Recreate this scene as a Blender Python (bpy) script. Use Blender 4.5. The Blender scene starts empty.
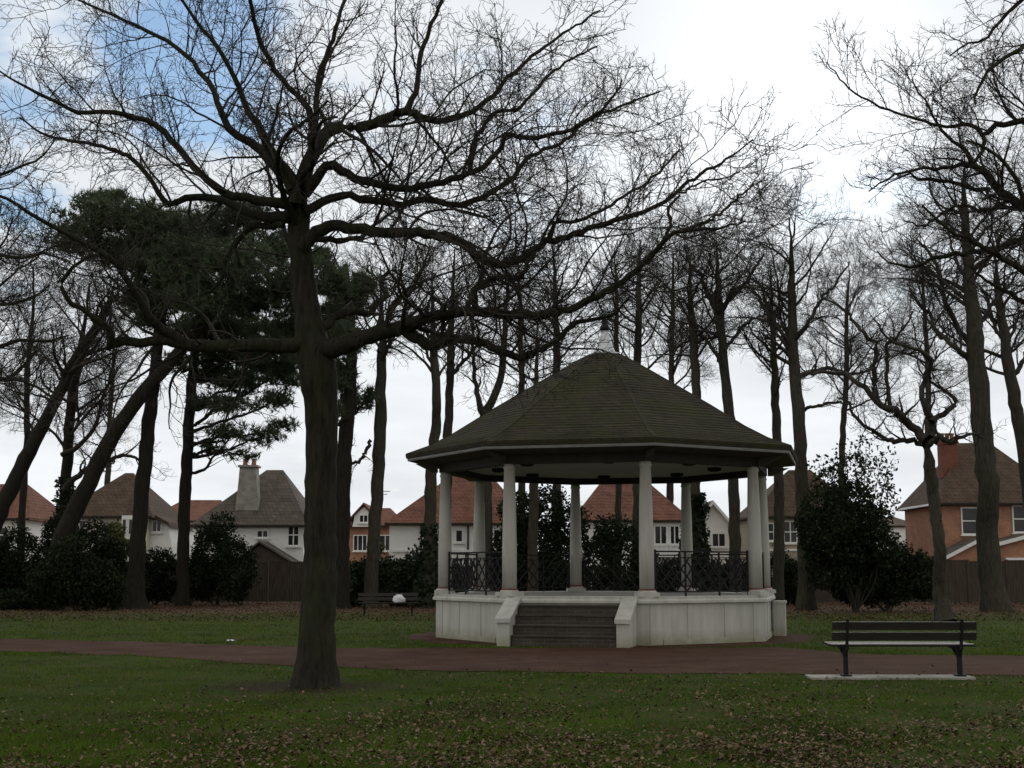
import bpy, math, random
import numpy as np
R = math.radians
C = bpy.context.scene.collection
rng = np.random.default_rng(11)
random.seed(4)

# ------------------------------------------------------------------ camera geometry
FPX, PITCH, EYE = 1320.0, R(8.05), 1.6
cp, sp = math.cos(PITCH), math.sin(PITCH)

def at(x, y, Y):
    """world point seen at photo pixel (x, y), standing at distance Y"""
    dx = (x - 512) / FPX; dy = -(y - 384) / FPX
    wy = cp - sp * dy; wz = sp + cp * dy
    k = Y / wy
    return np.array((dx * k, Y, EYE + wz * k))

def gp(x, y):
    """ground point below photo pixel (x, y)"""
    dx = (x - 512) / FPX; dy = -(y - 384) / FPX
    wy = cp - sp * dy; wz = sp + cp * dy
    k = -EYE / wz
    return np.array((dx * k, wy * k, 0.0))

def zz(y, Y): return float(at(512, y, Y)[2])
def xx(x, Y, y=560): return float(at(x, y, Y)[0])
def mpp(Y): return Y / (FPX * cp)

# ------------------------------------------------------------------ object helpers
def tag(o, label=None, cat=None, group=None, kind=None):
    if label: o['label'] = label
    if cat: o['category'] = cat
    if group: o['group'] = group
    if kind: o['kind'] = kind
    return o

def thing(name, label, cat, loc=(0, 0, 0), rz=0.0, group=None):
    o = bpy.data.objects.new(name, None); C.objects.link(o)
    o.empty_display_size = 0.3
    o.location = tuple(float(v) for v in loc); o.rotation_euler = (0, 0, rz)
    return tag(o, label, cat, group)

def link_mesh(name, me, mat, parent=None):
    o = bpy.data.objects.new(name, me); C.objects.link(o)
    if mat: me.materials.append(mat)
    if parent: o.parent = parent
    return o

def np_mesh(name, V, loops, sizes, smooth=False):
    me = bpy.data.meshes.new(name)
    V = np.asarray(V, np.float32).reshape(-1, 3)
    loops = np.asarray(loops, np.int32).ravel(); sizes = np.asarray(sizes, np.int32)
    me.vertices.add(len(V)); me.vertices.foreach_set('co', V.ravel())
    me.loops.add(len(loops)); me.loops.foreach_set('vertex_index', loops)
    me.polygons.add(len(sizes))
    st = np.zeros(len(sizes), np.int32); st[1:] = np.cumsum(sizes)[:-1]
    me.polygons.foreach_set('loop_start', st)
    me.polygons.foreach_set('loop_total', sizes)
    if smooth: me.polygons.foreach_set('use_smooth', np.ones(len(sizes), bool))
    me.update(calc_edges=True); me.validate()
    return me

class MB:
    """collects shapes, links them as one mesh object"""
    def __init__(s): s.v = []; s.f = []; s.n = 0
    def add(s, V, F):
        V = np.asarray(V, float); s.v.append(V)
        s.f += [tuple(i + s.n for i in f) for f in F]; s.n += len(V)
        return s
    def box(s, c, d, rz=0.0, rx=0.0, ry=0.0):
        x, y, z = d[0] / 2, d[1] / 2, d[2] / 2
        V = np.array([(-x,-y,-z),(x,-y,-z),(x,y,-z),(-x,y,-z),(-x,-y,z),(x,-y,z),(x,y,z),(-x,y,z)])
        if rx:
            a, b = math.cos(rx), math.sin(rx); V = V @ np.array([(1,0,0),(0,a,-b),(0,b,a)]).T
        if ry:
            a, b = math.cos(ry), math.sin(ry); V = V @ np.array([(a,0,b),(0,1,0),(-b,0,a)]).T
        if rz:
            a, b = math.cos(rz), math.sin(rz); V = V @ np.array([(a,-b,0),(b,a,0),(0,0,1)]).T
        return s.add(V + np.array(c), [(0,3,2,1),(4,5,6,7),(0,1,5,4),(1,2,6,5),(2,3,7,6),(3,0,4,7)])
    def bar(s, a, b, w, d=None):
        """square bar from a to b"""
        a = np.array(a, float); b = np.array(b, float); t = b - a; t /= np.linalg.norm(t)
        ref = np.array((0, 0, 1.)) if abs(t[2]) < .9 else np.array((1., 0, 0))
        u = np.cross(t, ref); u /= np.linalg.norm(u); v = np.cross(u, t)
        d = d or w; V = []
        for p in (a, b):
            for i, j in ((-1,-1),(1,-1),(1,1),(-1,1)): V.append(p + u * i * w / 2 + v * j * d / 2)
        return s.add(V, [(0,3,2,1),(4,5,6,7),(0,1,5,4),(1,2,6,5),(2,3,7,6),(3,0,4,7)])
    def lathe(s, prof, n=20, c=(0, 0), phase=0.0):
        """closed turned shape; prof = [(r, z)...] from bottom to top"""
        V = []; F = []
        for r, z in prof:
            for k in range(n):
                a = 2 * math.pi * k / n + phase
                V.append((c[0] + r * math.sin(a), c[1] - r * math.cos(a), z))
        for i in range(len(prof) - 1):
            for k in range(n):
                k2 = (k + 1) % n
                F.append((i*n+k, i*n+k2, (i+1)*n+k2, (i+1)*n+k))
        F.append(tuple(range(n))[::-1]); F.append(tuple((len(prof)-1)*n + k for k in range(n)))
        return s.add(V, F)
    def ring(s, prof, n=8, phase=0.0):
        """ring of closed section prof = [(r, z)...]"""
        V = []; F = []; m = len(prof)
        for r, z in prof:
            for k in range(n):
                a = 2 * math.pi * k / n + phase
                V.append((r * math.sin(a), -r * math.cos(a), z))
        for i in range(m):
            j = (i + 1) % m
            for k in range(n):
                k2 = (k + 1) % n
                F.append((i*n+k, i*n+k2, j*n+k2, j*n+k))
        return s.add(V, F)
    def prism(s, poly, y0, y1, axis='y'):
        """extrude an outline (a, z) along y or x"""
        n = len(poly); V = []
        for t in (y0, y1):
            for a, z in poly: V.append((a, t, z) if axis == 'y' else (t, a, z))
        F = [tuple(range(n)), tuple(range(n, 2*n))[::-1]]
        for i in range(n):
            j = (i + 1) % n; F.append((i, i + n, j + n, j))
        return s.add(V, F)
    def build(s, name, mat, parent=None, smooth=False, off=None, bevel=0.0):
        V = np.concatenate(s.v)
        if off is not None: V = V - np.array(off)
        me = bpy.data.meshes.new(name); me.from_pydata(V.tolist(), [], s.f)
        import bmesh
        bm = bmesh.new(); bm.from_mesh(me); bmesh.ops.recalc_face_normals(bm, faces=bm.faces)
        if bevel: bmesh.ops.bevel(bm, geom=bm.edges[:], offset=bevel, segments=1, affect='EDGES', clamp_overlap=True)
        bm.to_mesh(me); bm.free()
        if smooth:
            me.polygons.foreach_set('use_smooth', [True] * len(me.polygons))
        return link_mesh(name, me, mat, parent)

# ------------------------------------------------------------------ materials
def new_mat(name):
    m = bpy.data.materials.new(name); m.use_nodes = True
    nt = m.node_tree; b = nt.nodes['Principled BSDF']
    b.inputs['Specular IOR Level'].default_value = 0.3
    return m, nt, b

def nd(nt, t, **k):
    n = nt.nodes.new(t)
    for a, v in k.items(): setattr(n, a, v)
    return n

def ramp(nt, fac, stops):
    r = nd(nt, 'ShaderNodeValToRGB'); e = r.color_ramp.elements
    while len(e) < len(stops): e.new(0.5)
    for i, (p, c) in enumerate(stops):
        e[i].position = p; e[i].color = (*c, 1)
    nt.links.new(fac, r.inputs['Fac']); return r.outputs['Color']

def noise(nt, scale, detail=4, stretch=(1, 1, 1), rough=.6, obj=False):
    if obj:
        tc = nd(nt, 'ShaderNodeTexCoord'); src = tc.outputs['Object']
    else:
        g = nd(nt, 'ShaderNodeNewGeometry'); src = g.outputs['Position']
    mp = nd(nt, 'ShaderNodeMapping'); mp.inputs['Scale'].default_value = stretch
    nt.links.new(src, mp.inputs['Vector'])
    n = nd(nt, 'ShaderNodeTexNoise'); n.inputs['Scale'].default_value = scale
    n.inputs['Detail'].default_value = detail; n.inputs['Roughness'].default_value = rough
    nt.links.new(mp.outputs['Vector'], n.inputs['Vector'])
    return n.outputs['Fac']

def bump(nt, b, h, dist=.02, strength=.6):
    n = nd(nt, 'ShaderNodeBump'); n.inputs['Distance'].default_value = dist; n.inputs['Strength'].default_value = strength
    nt.links.new(h, n.inputs['Height']); nt.links.new(n.outputs['Normal'], b.inputs['Normal'])

def mixc(nt, fac, a, b_, mode='MIX'):
    m = nd(nt, 'ShaderNodeMix', data_type='RGBA', blend_type=mode)
    for s, v in ((0, fac), (6, a), (7, b_)):
        if isinstance(v, (int, float)): m.inputs[s].default_value = v
        elif isinstance(v, tuple): m.inputs[s].default_value = (*v, 1)
        else: nt.links.new(v, m.inputs[s])
    return m.outputs[2]

def simple(name, c1, c2, scale=3, rough=.8, stretch=(1, 1, 1), bscale=0, bdist=.01, metal=0, obj=False):
    m, nt, b = new_mat(name)
    f = noise(nt, scale, 5, stretch, obj=obj)
    nt.links.new(ramp(nt, f, [(.35, c1), (.65, c2)]), b.inputs['Base Color'])
    b.inputs['Roughness'].default_value = rough; b.inputs['Metallic'].default_value = metal
    if bscale: bump(nt, b, noise(nt, bscale, 5, stretch, obj=obj), bdist)
    return m

def leafmat(name, cols, rough=.6, trans=.15, nlo=.65, nsc=.9):
    m, nt, b = new_mat(name)
    g = nd(nt, 'ShaderNodeNewGeometry')
    n = len(cols)
    col = ramp(nt, g.outputs['Random Per Island'], [(i / max(1, n - 1), c) for i, c in enumerate(cols)])
    f = noise(nt, nsc, 6, rough=.7)
    col = mixc(nt, 1.0, col, ramp(nt, f, [(.32, (nlo, nlo, nlo)), (.62, (1.2, 1.2, 1.2))]), 'MULTIPLY')
    nt.links.new(col, b.inputs['Base Color']); b.inputs['Roughness'].default_value = rough; b.inputs['Specular IOR Level'].default_value = .12
    if trans:
        t = nd(nt, 'ShaderNodeBsdfTranslucent'); nt.links.new(col, t.inputs['Color'])
        mx = nd(nt, 'ShaderNodeMixShader'); mx.inputs[0].default_value = trans
        out = nt.nodes['Material Output']
        nt.links.new(b.outputs[0], mx.inputs[1]); nt.links.new(t.outputs[0], mx.inputs[2]); nt.links.new(mx.outputs[0], out.inputs[0])
    return m

def bark(name, c1, c2, c3):
    m, nt, b = new_mat(name)
    f = noise(nt, 15, 7, (1, 1, .14), .72); g = noise(nt, 1.3, 7, rough=.75)
    col = ramp(nt, f, [(.35, c1), (.62, c2)])
    col = mixc(nt, ramp(nt, g, [(.46, (0, 0, 0)), (.66, (.75, .75, .75))]), col, c3)
    nt.links.new(col, b.inputs['Base Color']); b.inputs['Roughness'].default_value = .95
    b.inputs['Specular IOR Level'].default_value = .15
    bump(nt, b, noise(nt, 15, 7, (1, 1, .14), .72), .07, 1.0)
    return m

def brickmat(name, c1, c2, mortar, sc=1.0, stretch=(1, 1, 1)):
    m, nt, b = new_mat(name)
    g = nd(nt, 'ShaderNodeNewGeometry'); sx = nd(nt, 'ShaderNodeSeparateXYZ'); nt.links.new(g.outputs['Position'], sx.inputs[0])
    ad = nd(nt, 'ShaderNodeMath', operation='ADD'); nt.links.new(sx.outputs[0], ad.inputs[0]); nt.links.new(sx.outputs[1], ad.inputs[1])
    cb = nd(nt, 'ShaderNodeCombineXYZ'); nt.links.new(ad.outputs[0], cb.inputs[0]); nt.links.new(sx.outputs[2], cb.inputs[1])
    t = nd(nt, 'ShaderNodeTexBrick'); nt.links.new(cb.outputs[0], t.inputs['Vector'])
    t.inputs['Scale'].default_value = sc; t.inputs['Brick Width'].default_value = .225; t.inputs['Row Height'].default_value = .075
    t.inputs['Mortar Size'].default_value = .006
    for k, c in (('Color1', c1), ('Color2', c2), ('Mortar', mortar)): t.inputs[k].default_value = (*c, 1)
    col = mixc(nt, .6, t.outputs['Color'], ramp(nt, noise(nt, 1.5, 5), [(.3, (.6, .6, .6)), (.7, (1.25, 1.2, 1.15))]), 'MULTIPLY')
    nt.links.new(col, b.inputs['Base Color']); b.inputs['Roughness'].default_value = .9
    bump(nt, b, t.outputs['Fac'], -.006, .6)
    return m

def tilemat(name, c1, c2, moss, row=.16, wide=.2, moss_amt=(.5, .7)):
    """roof covering: courses that follow the height, tiles around, moss growing on it"""
    m, nt, b = new_mat(name)
    g = nd(nt, 'ShaderNodeNewGeometry'); sx = nd(nt, 'ShaderNodeSeparateXYZ'); nt.links.new(g.outputs['Position'], sx.inputs[0])
    ad = nd(nt, 'ShaderNodeMath', operation='ADD'); nt.links.new(sx.outputs[0], ad.inputs[0]); nt.links.new(sx.outputs[1], ad.inputs[1])
    cb = nd(nt, 'ShaderNodeCombineXYZ'); nt.links.new(ad.outputs[0], cb.inputs[0]); nt.links.new(sx.outputs[2], cb.inputs[1])
    t = nd(nt, 'ShaderNodeTexBrick'); nt.links.new(cb.outputs[0], t.inputs['Vector'])
    t.inputs['Scale'].default_value = 1; t.inputs['Brick Width'].default_value = wide; t.inputs['Row Height'].default_value = row
    t.inputs['Mortar Size'].default_value = row * .09
    dk = tuple(v * .62 for v in c1)
    for k, c in (('Color1', c1), ('Color2', c2), ('Mortar', dk)): t.inputs[k].default_value = (*c, 1)
    col = mixc(nt, .85, t.outputs['Color'], ramp(nt, noise(nt, 1.7, 9, rough=.78), [(.3, (.45, .45, .45)), (.5, (.95, .95, .95)), (.7, (1.45, 1.4, 1.35))]), 'MULTIPLY')
    mf = ramp(nt, noise(nt, 1.1, 7, rough=.75), [(moss_amt[0], (0, 0, 0)), (moss_amt[1], (1, 1, 1))])
    col = mixc(nt, mf, col, moss)
    nt.links.new(col, b.inputs['Base Color']); b.inputs['Roughness'].default_value = .95
    b.inputs['Specular IOR Level'].default_value = .1
    h = nd(nt, 'ShaderNodeMath', operation='ADD'); nt.links.new(t.outputs['Fac'], h.inputs[0])
    mm = nd(nt, 'ShaderNodeMath', operation='MULTIPLY'); nt.links.new(noise(nt, 14, 4), mm.inputs[0]); mm.inputs[1].default_value = -1.5
    nt.links.new(mm.outputs[0], h.inputs[1])
    bump(nt, b, h.outputs[0], -.02, .8)
    return m

M = {}
M['oak_bark'] = bark('oak_bark', (.010, .0095, .0075), (.040, .036, .027), (.032, .040, .016))
M['bark'] = bark('grey_bark', (.022, .020, .016), (.066, .058, .046), (.050, .052, .030))
M['pine_bark'] = bark('pine_bark', (.011, .010, .008), (.030, .025, .020), (.022, .023, .014))
M['twig'] = simple('twig', (.020, .017, .014), (.042, .036, .030), 2, .9)
M['needle'] = leafmat('pine_needle', [(.054, .076, .044), (.085, .112, .064), (.120, .148, .086)], .7, .35)
M['evergreen'] = leafmat('evergreen_leaf', [(.009, .015, .007), (.015, .023, .010), (.026, .036, .014)], .8, .1)
M['hedge'] = leafmat('hedge_leaf', [(.013, .023, .010), (.020, .032, .013), (.03, .045, .018)], .6, .12)
M['yellowleaf'] = leafmat('yellow_green_leaf', [(.05, .07, .018), (.08, .095, .02), (.10, .11, .03)], .5, .15)
M['ivy'] = leafmat('ivy_leaf', [(.010, .017, .009), (.016, .025, .012), (.022, .034, .014)], .6, .1)
M['grass'] = leafmat('grass_blade', [(.034, .082, .004), (.054, .112, .006), (.080, .130, .009), (.120, .116, .024)], .8, .25, .35, .55)
M['leaf'] = leafmat('dead_leaf', [(.050, .032, .019), (.080, .050, .029), (.12, .078, .045), (.19, .14, .09)], .75, .05)
M['litter'] = leafmat('leaf_litter', [(.045, .028, .018), (.085, .05, .03), (.13, .08, .05)], .8, .05)
M['red_tile'] = tilemat('red_tile', (.205, .098, .070), (.155, .078, .058), (.13, .08, .05), .2, .25, (.55, .85))
M['brown_tile'] = tilemat('brown_tile', (.105, .074, .056), (.082, .058, .046), (.07, .06, .04), .2, .25, (.5, .8))
M['grey_tile'] = tilemat('grey_tile', (.125, .105, .09), (.09, .08, .07), (.09, .09, .06), .2, .25, (.5, .8))
M['shingle'] = tilemat('mossy_shingle', (.046, .040, .029), (.035, .031, .023), (.036, .039, .016), .095, .17, (.46, .66))
M['brick'] = brickmat('red_brick', (.41, .195, .12), (.32, .15, .095), (.30, .25, .2))
M['chimney_brick'] = brickmat('dark_red_brick', (.22, .075, .05), (.16, .055, .04), (.16, .12, .1))
M['dark_brick'] = brickmat('dark_brick', (.062, .052, .042), (.045, .038, .032), (.09, .085, .075))
M['render'] = simple('white_render', (.76, .76, .74), (.82, .82, .80), 2, .9, bscale=20, bdist=.004)
M['cream'] = simple('cream_render', (.62, .58, .50), (.70, .66, .57), 2, .9, bscale=20, bdist=.004)
M['beige'] = simple('beige_render', (.36, .31, .24), (.42, .36, .28), 2, .9, bscale=20, bdist=.004)
M['white'] = simple('white_gloss_paint', (.70, .70, .69), (.80, .80, .79), 5, .45)
M['glass'] = simple('window_glass', (.012, .014, .016), (.03, .033, .036), .8, .08)
M['darkwood'] = simple('dark_timber', (.018, .014, .011), (.034, .027, .021), 6, .65, (1, 1, .3), 20, .004)
M['fence'] = simple('weathered_fence_timber', (.038, .030, .022), (.075, .060, .045), 5, .9, (3, 3, .3), 20, .006)
M['iron'] = simple('black_iron', (.005, .005, .006), (.010, .010, .011), 12, .75, bscale=40, bdist=.002)
M['lead'] = simple('lead_sheet', (.40, .42, .44), (.52, .54, .56), 5, .5, bscale=10, bdist=.004, metal=.2)
M['concrete'] = simple('concrete', (.22, .21, .19), (.34, .33, .30), 3, .9, bscale=30, bdist=.004)
M['floor'] = simple('bandstand_floor_concrete', (.16, .15, .135), (.22, .21, .19), 2, .9, bscale=30, bdist=.004)
M['ceiling'] = simple('painted_ceiling_board', (.34, .34, .335), (.42, .42, .41), 3, .8, obj=True)
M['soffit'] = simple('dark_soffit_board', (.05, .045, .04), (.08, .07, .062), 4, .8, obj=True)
M['gutter'] = simple('grey_gutter', (.20, .205, .21), (.27, .275, .28), 4, .5)
M['redband'] = simple('dark_red_band', (.12, .03, .025), (.16, .045, .035), 8, .6)
M['pot'] = simple('clay_pot', (.24, .10, .06), (.33, .15, .09), 6, .8)
M['bag'] = simple('white_plastic', (.50, .52, .56), (.66, .67, .69), 12, .5)
M['benchwood'] = simple('bench_timber', (.010, .008, .007), (.022, .017, .014), 3, .55, (1, 14, 14), 30, .003, obj=True)

def bandstand_paint():
    """white paint with algae along the foot and rain streaks"""
    m, nt, b = new_mat('bandstand_white_paint')
    tc = nd(nt, 'ShaderNodeTexCoord'); s = nd(nt, 'ShaderNodeSeparateXYZ'); nt.links.new(tc.outputs['Object'], s.inputs[0])
    st = noise(nt, 3.5, 6, (1, 1, .12), .7, obj=True); bl = noise(nt, 1.6, 6, obj=True, rough=.7)
    col = ramp(nt, st, [(.35, (.36, .355, .325)), (.62, (.48, .475, .445))])
    mr = nd(nt, 'ShaderNodeMapRange'); mr.inputs[1].default_value = .42; mr.inputs[2].default_value = 0.0; nt.links.new(s.outputs[2], mr.inputs[0])
    mu = nd(nt, 'ShaderNodeMath', operation='MULTIPLY'); nt.links.new(mr.outputs[0], mu.inputs[0]); nt.links.new(bl, mu.inputs[1])
    f = ramp(nt, mu.outputs[0], [(.12, (0, 0, 0)), (.5, (.85, .85, .85))])
    col = mixc(nt, f, col, (.22, .215, .13))
    nt.links.new(col, b.inputs['Base Color']); b.inputs['Roughness'].default_value = .7
    bump(nt, b, noise(nt, 25, 5, obj=True), .004)
    return m
M['paint'] = bandstand_paint()

# ------------------------------------------------------------------ sky, sun
SUNPX = (800, 100)
sd = at(*SUNPX, 10.0) - np.array((0, 0, EYE)); sd /= np.linalg.norm(sd)
sun_el = math.asin(sd[2]); sun_az = math.atan2(sd[0], sd[1])
world = bpy.data.worlds.new('World'); bpy.context.scene.world = world; world.use_nodes = True
nt = world.node_tree; nt.nodes.clear()
out = nd(nt, 'ShaderNodeOutputWorld')
sky = nd(nt, 'ShaderNodeTexSky', sky_type='NISHITA'); sky.sun_disc = False
sky.sun_elevation = sun_el; sky.sun_rotation = sun_az; sky.air_density = 1.3; sky.dust_density = .3; sky.ozone_density = 4.0
bg1 = nd(nt, 'ShaderNodeBackground'); bg1.inputs[1].default_value = .11
nt.links.new(sky.outputs[0], bg1.inputs[0])
tc = nd(nt, 'ShaderNodeTexCoord'); D = tc.outputs['Generated']
def mth(op, a, b=None, c=None, clamp=False):
    n = nd(nt, 'ShaderNodeMath', operation=op); n.use_clamp = clamp
    for i, v in enumerate((a, b, c)):
        if v is None: continue
        if isinstance(v, (int, float)): n.inputs[i].default_value = v
        else: nt.links.new(v, n.inputs[i])
    return n.outputs[0]
def dotp(v):
    n = nd(nt, 'ShaderNodeVectorMath', operation='DOT_PRODUCT'); nt.links.new(D, n.inputs[0]); n.inputs[1].default_value = tuple(float(q) for q in v); return n.outputs['Value']
sep = nd(nt, 'ShaderNodeSeparateXYZ'); nt.links.new(D, sep.inputs[0])
den = mth('ADD', mth('MAXIMUM', sep.outputs[2], 0.0), .16)
cb = nd(nt, 'ShaderNodeCombineXYZ'); nt.links.new(mth('DIVIDE', sep.outputs[0], den), cb.inputs[0]); nt.links.new(mth('DIVIDE', sep.outputs[1], den), cb.inputs[1])
def skynoise(scale, det, ofs=0):
    mp = nd(nt, 'ShaderNodeMapping'); mp.inputs['Location'].default_value = (ofs, ofs * .7, ofs); nt.links.new(cb.outputs[0], mp.inputs['Vector'])
    n = nd(nt, 'ShaderNodeTexNoise'); n.inputs['Scale'].default_value = scale; n.inputs['Detail'].default_value = det; n.inputs['Roughness'].default_value = .58
    nt.links.new(mp.outputs[0], n.inputs['Vector']); return n.outputs['Fac']
n1 = skynoise(1.1, 7, 3.1); n2 = skynoise(2.6, 6, 9.4)
# blue gaps between the clouds, where the sky opens
holes = None
for (px, py, wid, amp) in ((215, 45, .080, .92), (100, 110, .07, .35), (15, 165, .07, .85), (25, 40, .04, .3), (515, 262, .055, .62), (835, 205, .035, .6), (925, 262, .065, .7), (1000, 110, .05, .45), (-250, 60, .16, .8), (1350, 60, .2, .6), (300, -250, .25, .8)):
    v = at(px, py, 10.0) - np.array((0, 0, EYE)); v /= np.linalg.norm(v)
    k = 1.0 / (wid * wid)
    g = mth('MULTIPLY', mth('EXPONENT', mth('MULTIPLY', mth('SUBTRACT', dotp(v), 1.0), k)), amp)
    holes = g if holes is None else mth('MAXIMUM', holes, g)
hm = mth('ADD', holes, mth('MULTIPLY', mth('SUBTRACT', n2, .5), 2.2))
mr = nd(nt, 'ShaderNodeMapRange', interpolation_type='SMOOTHSTEP'); mr.inputs[1].default_value = .40; mr.inputs[2].default_value = .95; mr.inputs[3].default_value = 0; mr.inputs[4].default_value = .95
nt.links.new(hm, mr.inputs[0]); hole = mr.outputs[0]
# clouds: brightest round the sun behind them, grey overhead and behind the camera
ds = dotp(sd)
glow = mth('MULTIPLY', mth('EXPONENT', mth('MULTIPLY', mth('SUBTRACT', ds, 1.0), 260.0)), .34)
fr = nd(nt, 'ShaderNodeMapRange', interpolation_type='SMOOTHSTEP'); fr.inputs[1].default_value = -.35; fr.inputs[2].default_value = .85; fr.inputs[3].default_value = .80; fr.inputs[4].default_value = .86
nt.links.new(dotp((0, 1, 0)), fr.inputs[0])
cl = mth('ADD', mth('MULTIPLY', fr.outputs[0], mth('ADD', .64, mth('MULTIPLY', n1, .62))), glow)
# sunlit clouds opposite the sun are warmer than the ones in front of it
wm = nd(nt, 'ShaderNodeMapRange', interpolation_type='SMOOTHSTEP'); wm.inputs[1].default_value = -.4; wm.inputs[2].default_value = .7; nt.links.new(dotp((0, 1, 0)), wm.inputs[0])
cc = nd(nt, 'ShaderNodeCombineColor')
for i, (c0, c1_) in enumerate(((1.0, .95), (.98, .985), (.92, 1.02))):
    nt.links.new(mth('MULTIPLY', cl, mth('ADD', c0, mth('MULTIPLY', wm.outputs[0], c1_ - c0))), cc.inputs[i])
bg2 = nd(nt, 'ShaderNodeBackground'); nt.links.new(cc.outputs[0], bg2.inputs[0]); bg2.inputs[1].default_value = 1.0
mx = nd(nt, 'ShaderNodeMixShader'); nt.links.new(hole, mx.inputs[0]); nt.links.new(bg2.outputs[0], mx.inputs[1]); nt.links.new(bg1.outputs[0], mx.inputs[2])
nt.links.new(mx.outputs[0], out.inputs[0])

sun = bpy.data.lights.new('sun', 'SUN'); sun.energy = .9; sun.angle = R(25); sun.color = (1, .96, .9)
so = bpy.data.objects.new('sun', sun); C.objects.link(so)
from mathutils import Vector
so.rotation_euler = Vector((-sd[0], -sd[1], -sd[2])).to_track_quat('-Z', 'Y').to_euler()

# ------------------------------------------------------------------ ground and path
near_px = [(-900, 636), (-400, 641), (0, 651.5), (137, 656), (239, 663), (294, 666), (400, 670), (500, 672), (700, 674), (1024, 676), (1600, 676)]
far_px = [(-900, 628), (-400, 632), (0, 639), (137, 642), (300, 647.5), (400, 648.5), (600, 648), (780, 648), (840, 653), (900, 655.5), (1024, 656), (1600, 654)]
near = np.array([gp(x, y)[:2] for x, y in near_px]); far = np.array([gp(x, y)[:2] for x, y in far_px])
near = near[np.argsort(near[:, 0])]; far = far[np.argsort(far[:, 0])]
def ynear(x): return np.interp(x, near[:, 0], near[:, 1])
def yfar(x): return np.interp(x, far[:, 0], far[:, 1])
BX, BY, BA = 2.36, 33.1, R(8.27 - 22.5)
APR = 5.0

m, nt2, b = new_mat('ground_turf')
g = nd(nt2, 'ShaderNodeNewGeometry'); s = nd(nt2, 'ShaderNodeSeparateXYZ'); nt2.links.new(g.outputs['Position'], s.inputs[0])
gr = ramp(nt2, noise(nt2, 1.3, 8, rough=.75), [(.3, (.034, .028, .013)), (.48, (.036, .060, .008)), (.66, (.075, .056, .030))])
li = ramp(nt2, noise(nt2, 5, 8, rough=.8), [(.3, (.035, .023, .016)), (.5, (.085, .052, .034)), (.7, (.125, .082, .054))])
mr = nd(nt2, 'ShaderNodeMapRange', interpolation_type='SMOOTHSTEP'); mr.inputs[1].default_value = 46; mr.inputs[2].default_value = 55
ad = nd(nt2, 'ShaderNodeMath', operation='MULTIPLY_ADD'); nt2.links.new(noise(nt2, .35, 6), ad.inputs[0]); ad.inputs[1].default_value = 12; nt2.links.new(s.outputs[1], ad.inputs[2])
sb = nd(nt2, 'ShaderNodeMath', operation='SUBTRACT'); nt2.links.new(ad.outputs[0], sb.inputs[0]); sb.inputs[1].default_value = 6; nt2.links.new(sb.outputs[0], mr.inputs[0])
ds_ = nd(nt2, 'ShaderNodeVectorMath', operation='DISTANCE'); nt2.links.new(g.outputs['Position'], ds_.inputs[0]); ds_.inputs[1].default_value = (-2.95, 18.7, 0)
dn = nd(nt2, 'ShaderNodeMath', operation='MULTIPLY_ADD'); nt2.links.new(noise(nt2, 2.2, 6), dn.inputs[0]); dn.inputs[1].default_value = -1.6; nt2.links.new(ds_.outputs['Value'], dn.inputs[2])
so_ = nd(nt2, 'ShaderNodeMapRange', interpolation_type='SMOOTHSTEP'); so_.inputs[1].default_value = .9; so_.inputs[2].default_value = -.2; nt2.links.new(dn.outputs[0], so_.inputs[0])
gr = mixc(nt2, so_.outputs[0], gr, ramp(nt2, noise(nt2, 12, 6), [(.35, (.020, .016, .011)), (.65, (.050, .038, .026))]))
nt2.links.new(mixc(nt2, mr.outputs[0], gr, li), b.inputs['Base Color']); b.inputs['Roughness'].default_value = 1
b.inputs['Specular IOR Level'].default_value = .05
bump(nt2, b, noise(nt2, 7, 8, rough=.8), .08, .8)
M['ground'] = m
gm = MB().add([(-2500, -300, 0), (2500, -300, 0), (2500, 4000, 0), (-2500, 4000, 0)], [(0, 1, 2, 3)])
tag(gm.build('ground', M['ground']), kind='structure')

m, nt2, b = new_mat('red_brown_tarmac')
c = ramp(nt2, noise(nt2, .9, 9, rough=.8), [(.3, (.036, .020, .014)), (.5, (.062, .035, .026)), (.75, (.096, .062, .049))])
nt2.links.new(mixc(nt2, .5, c, ramp(nt2, noise(nt2, 60, 4), [(.3, (.45, .45, .45)), (.7, (1.5, 1.45, 1.4))]), 'MULTIPLY'), b.inputs['Base Color'])
b.inputs['Roughness'].default_value = .95; b.inputs['Specular IOR Level'].default_value = .03; bump(nt2, b, noise(nt2, 90, 4), .006, .6)
M['path'] = m
xs = np.linspace(-25, 25, 101)
wob = lambda x, k: .10 * np.sin(x * 1.9 + k) + .07 * np.sin(x * 4.3 + 2 * k) + .04 * np.sin(x * 9.1 + k)
V = [(x, ynear(x) + wob(x, 1), .008) for x in xs] + [(x, yfar(x) + wob(x, 4), .008) for x in xs]
n = len(xs)
tag(MB().add(V, [(i, i + 1, n + i + 1, n + i) for i in range(n - 1)]).build('path', M['path']), kind='structure')
V = [(BX, BY, .004)]
for k in range(96):
    a = 2 * math.pi * k / 96; rr = APR + .12 * math.sin(5 * a) + .08 * math.sin(13 * a) + 0
    V.append((BX + rr * math.sin(a), BY - rr * math.cos(a), .004))
tag(MB().add(V, [(0, 1 + k, 1 + (k + 1) % 96) for k in range(96)]).build('path_apron', M['path']), kind='structure')

def on_path(x, y, mrg=0.0):
    a = (y > ynear(x) + wob(x, 1) - mrg) & (y < yfar(x) + wob(x, 4) + mrg)
    return a | ((x - BX) ** 2 + (y - BY) ** 2 < (APR + mrg) ** 2)

def gpv(x, y):
    dx = (x - 512) / FPX; dy = -(y - 384) / FPX
    wy = cp - sp * dy; wz = sp + cp * dy; k = -EYE / wz
    return dx * k, wy * k

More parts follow.
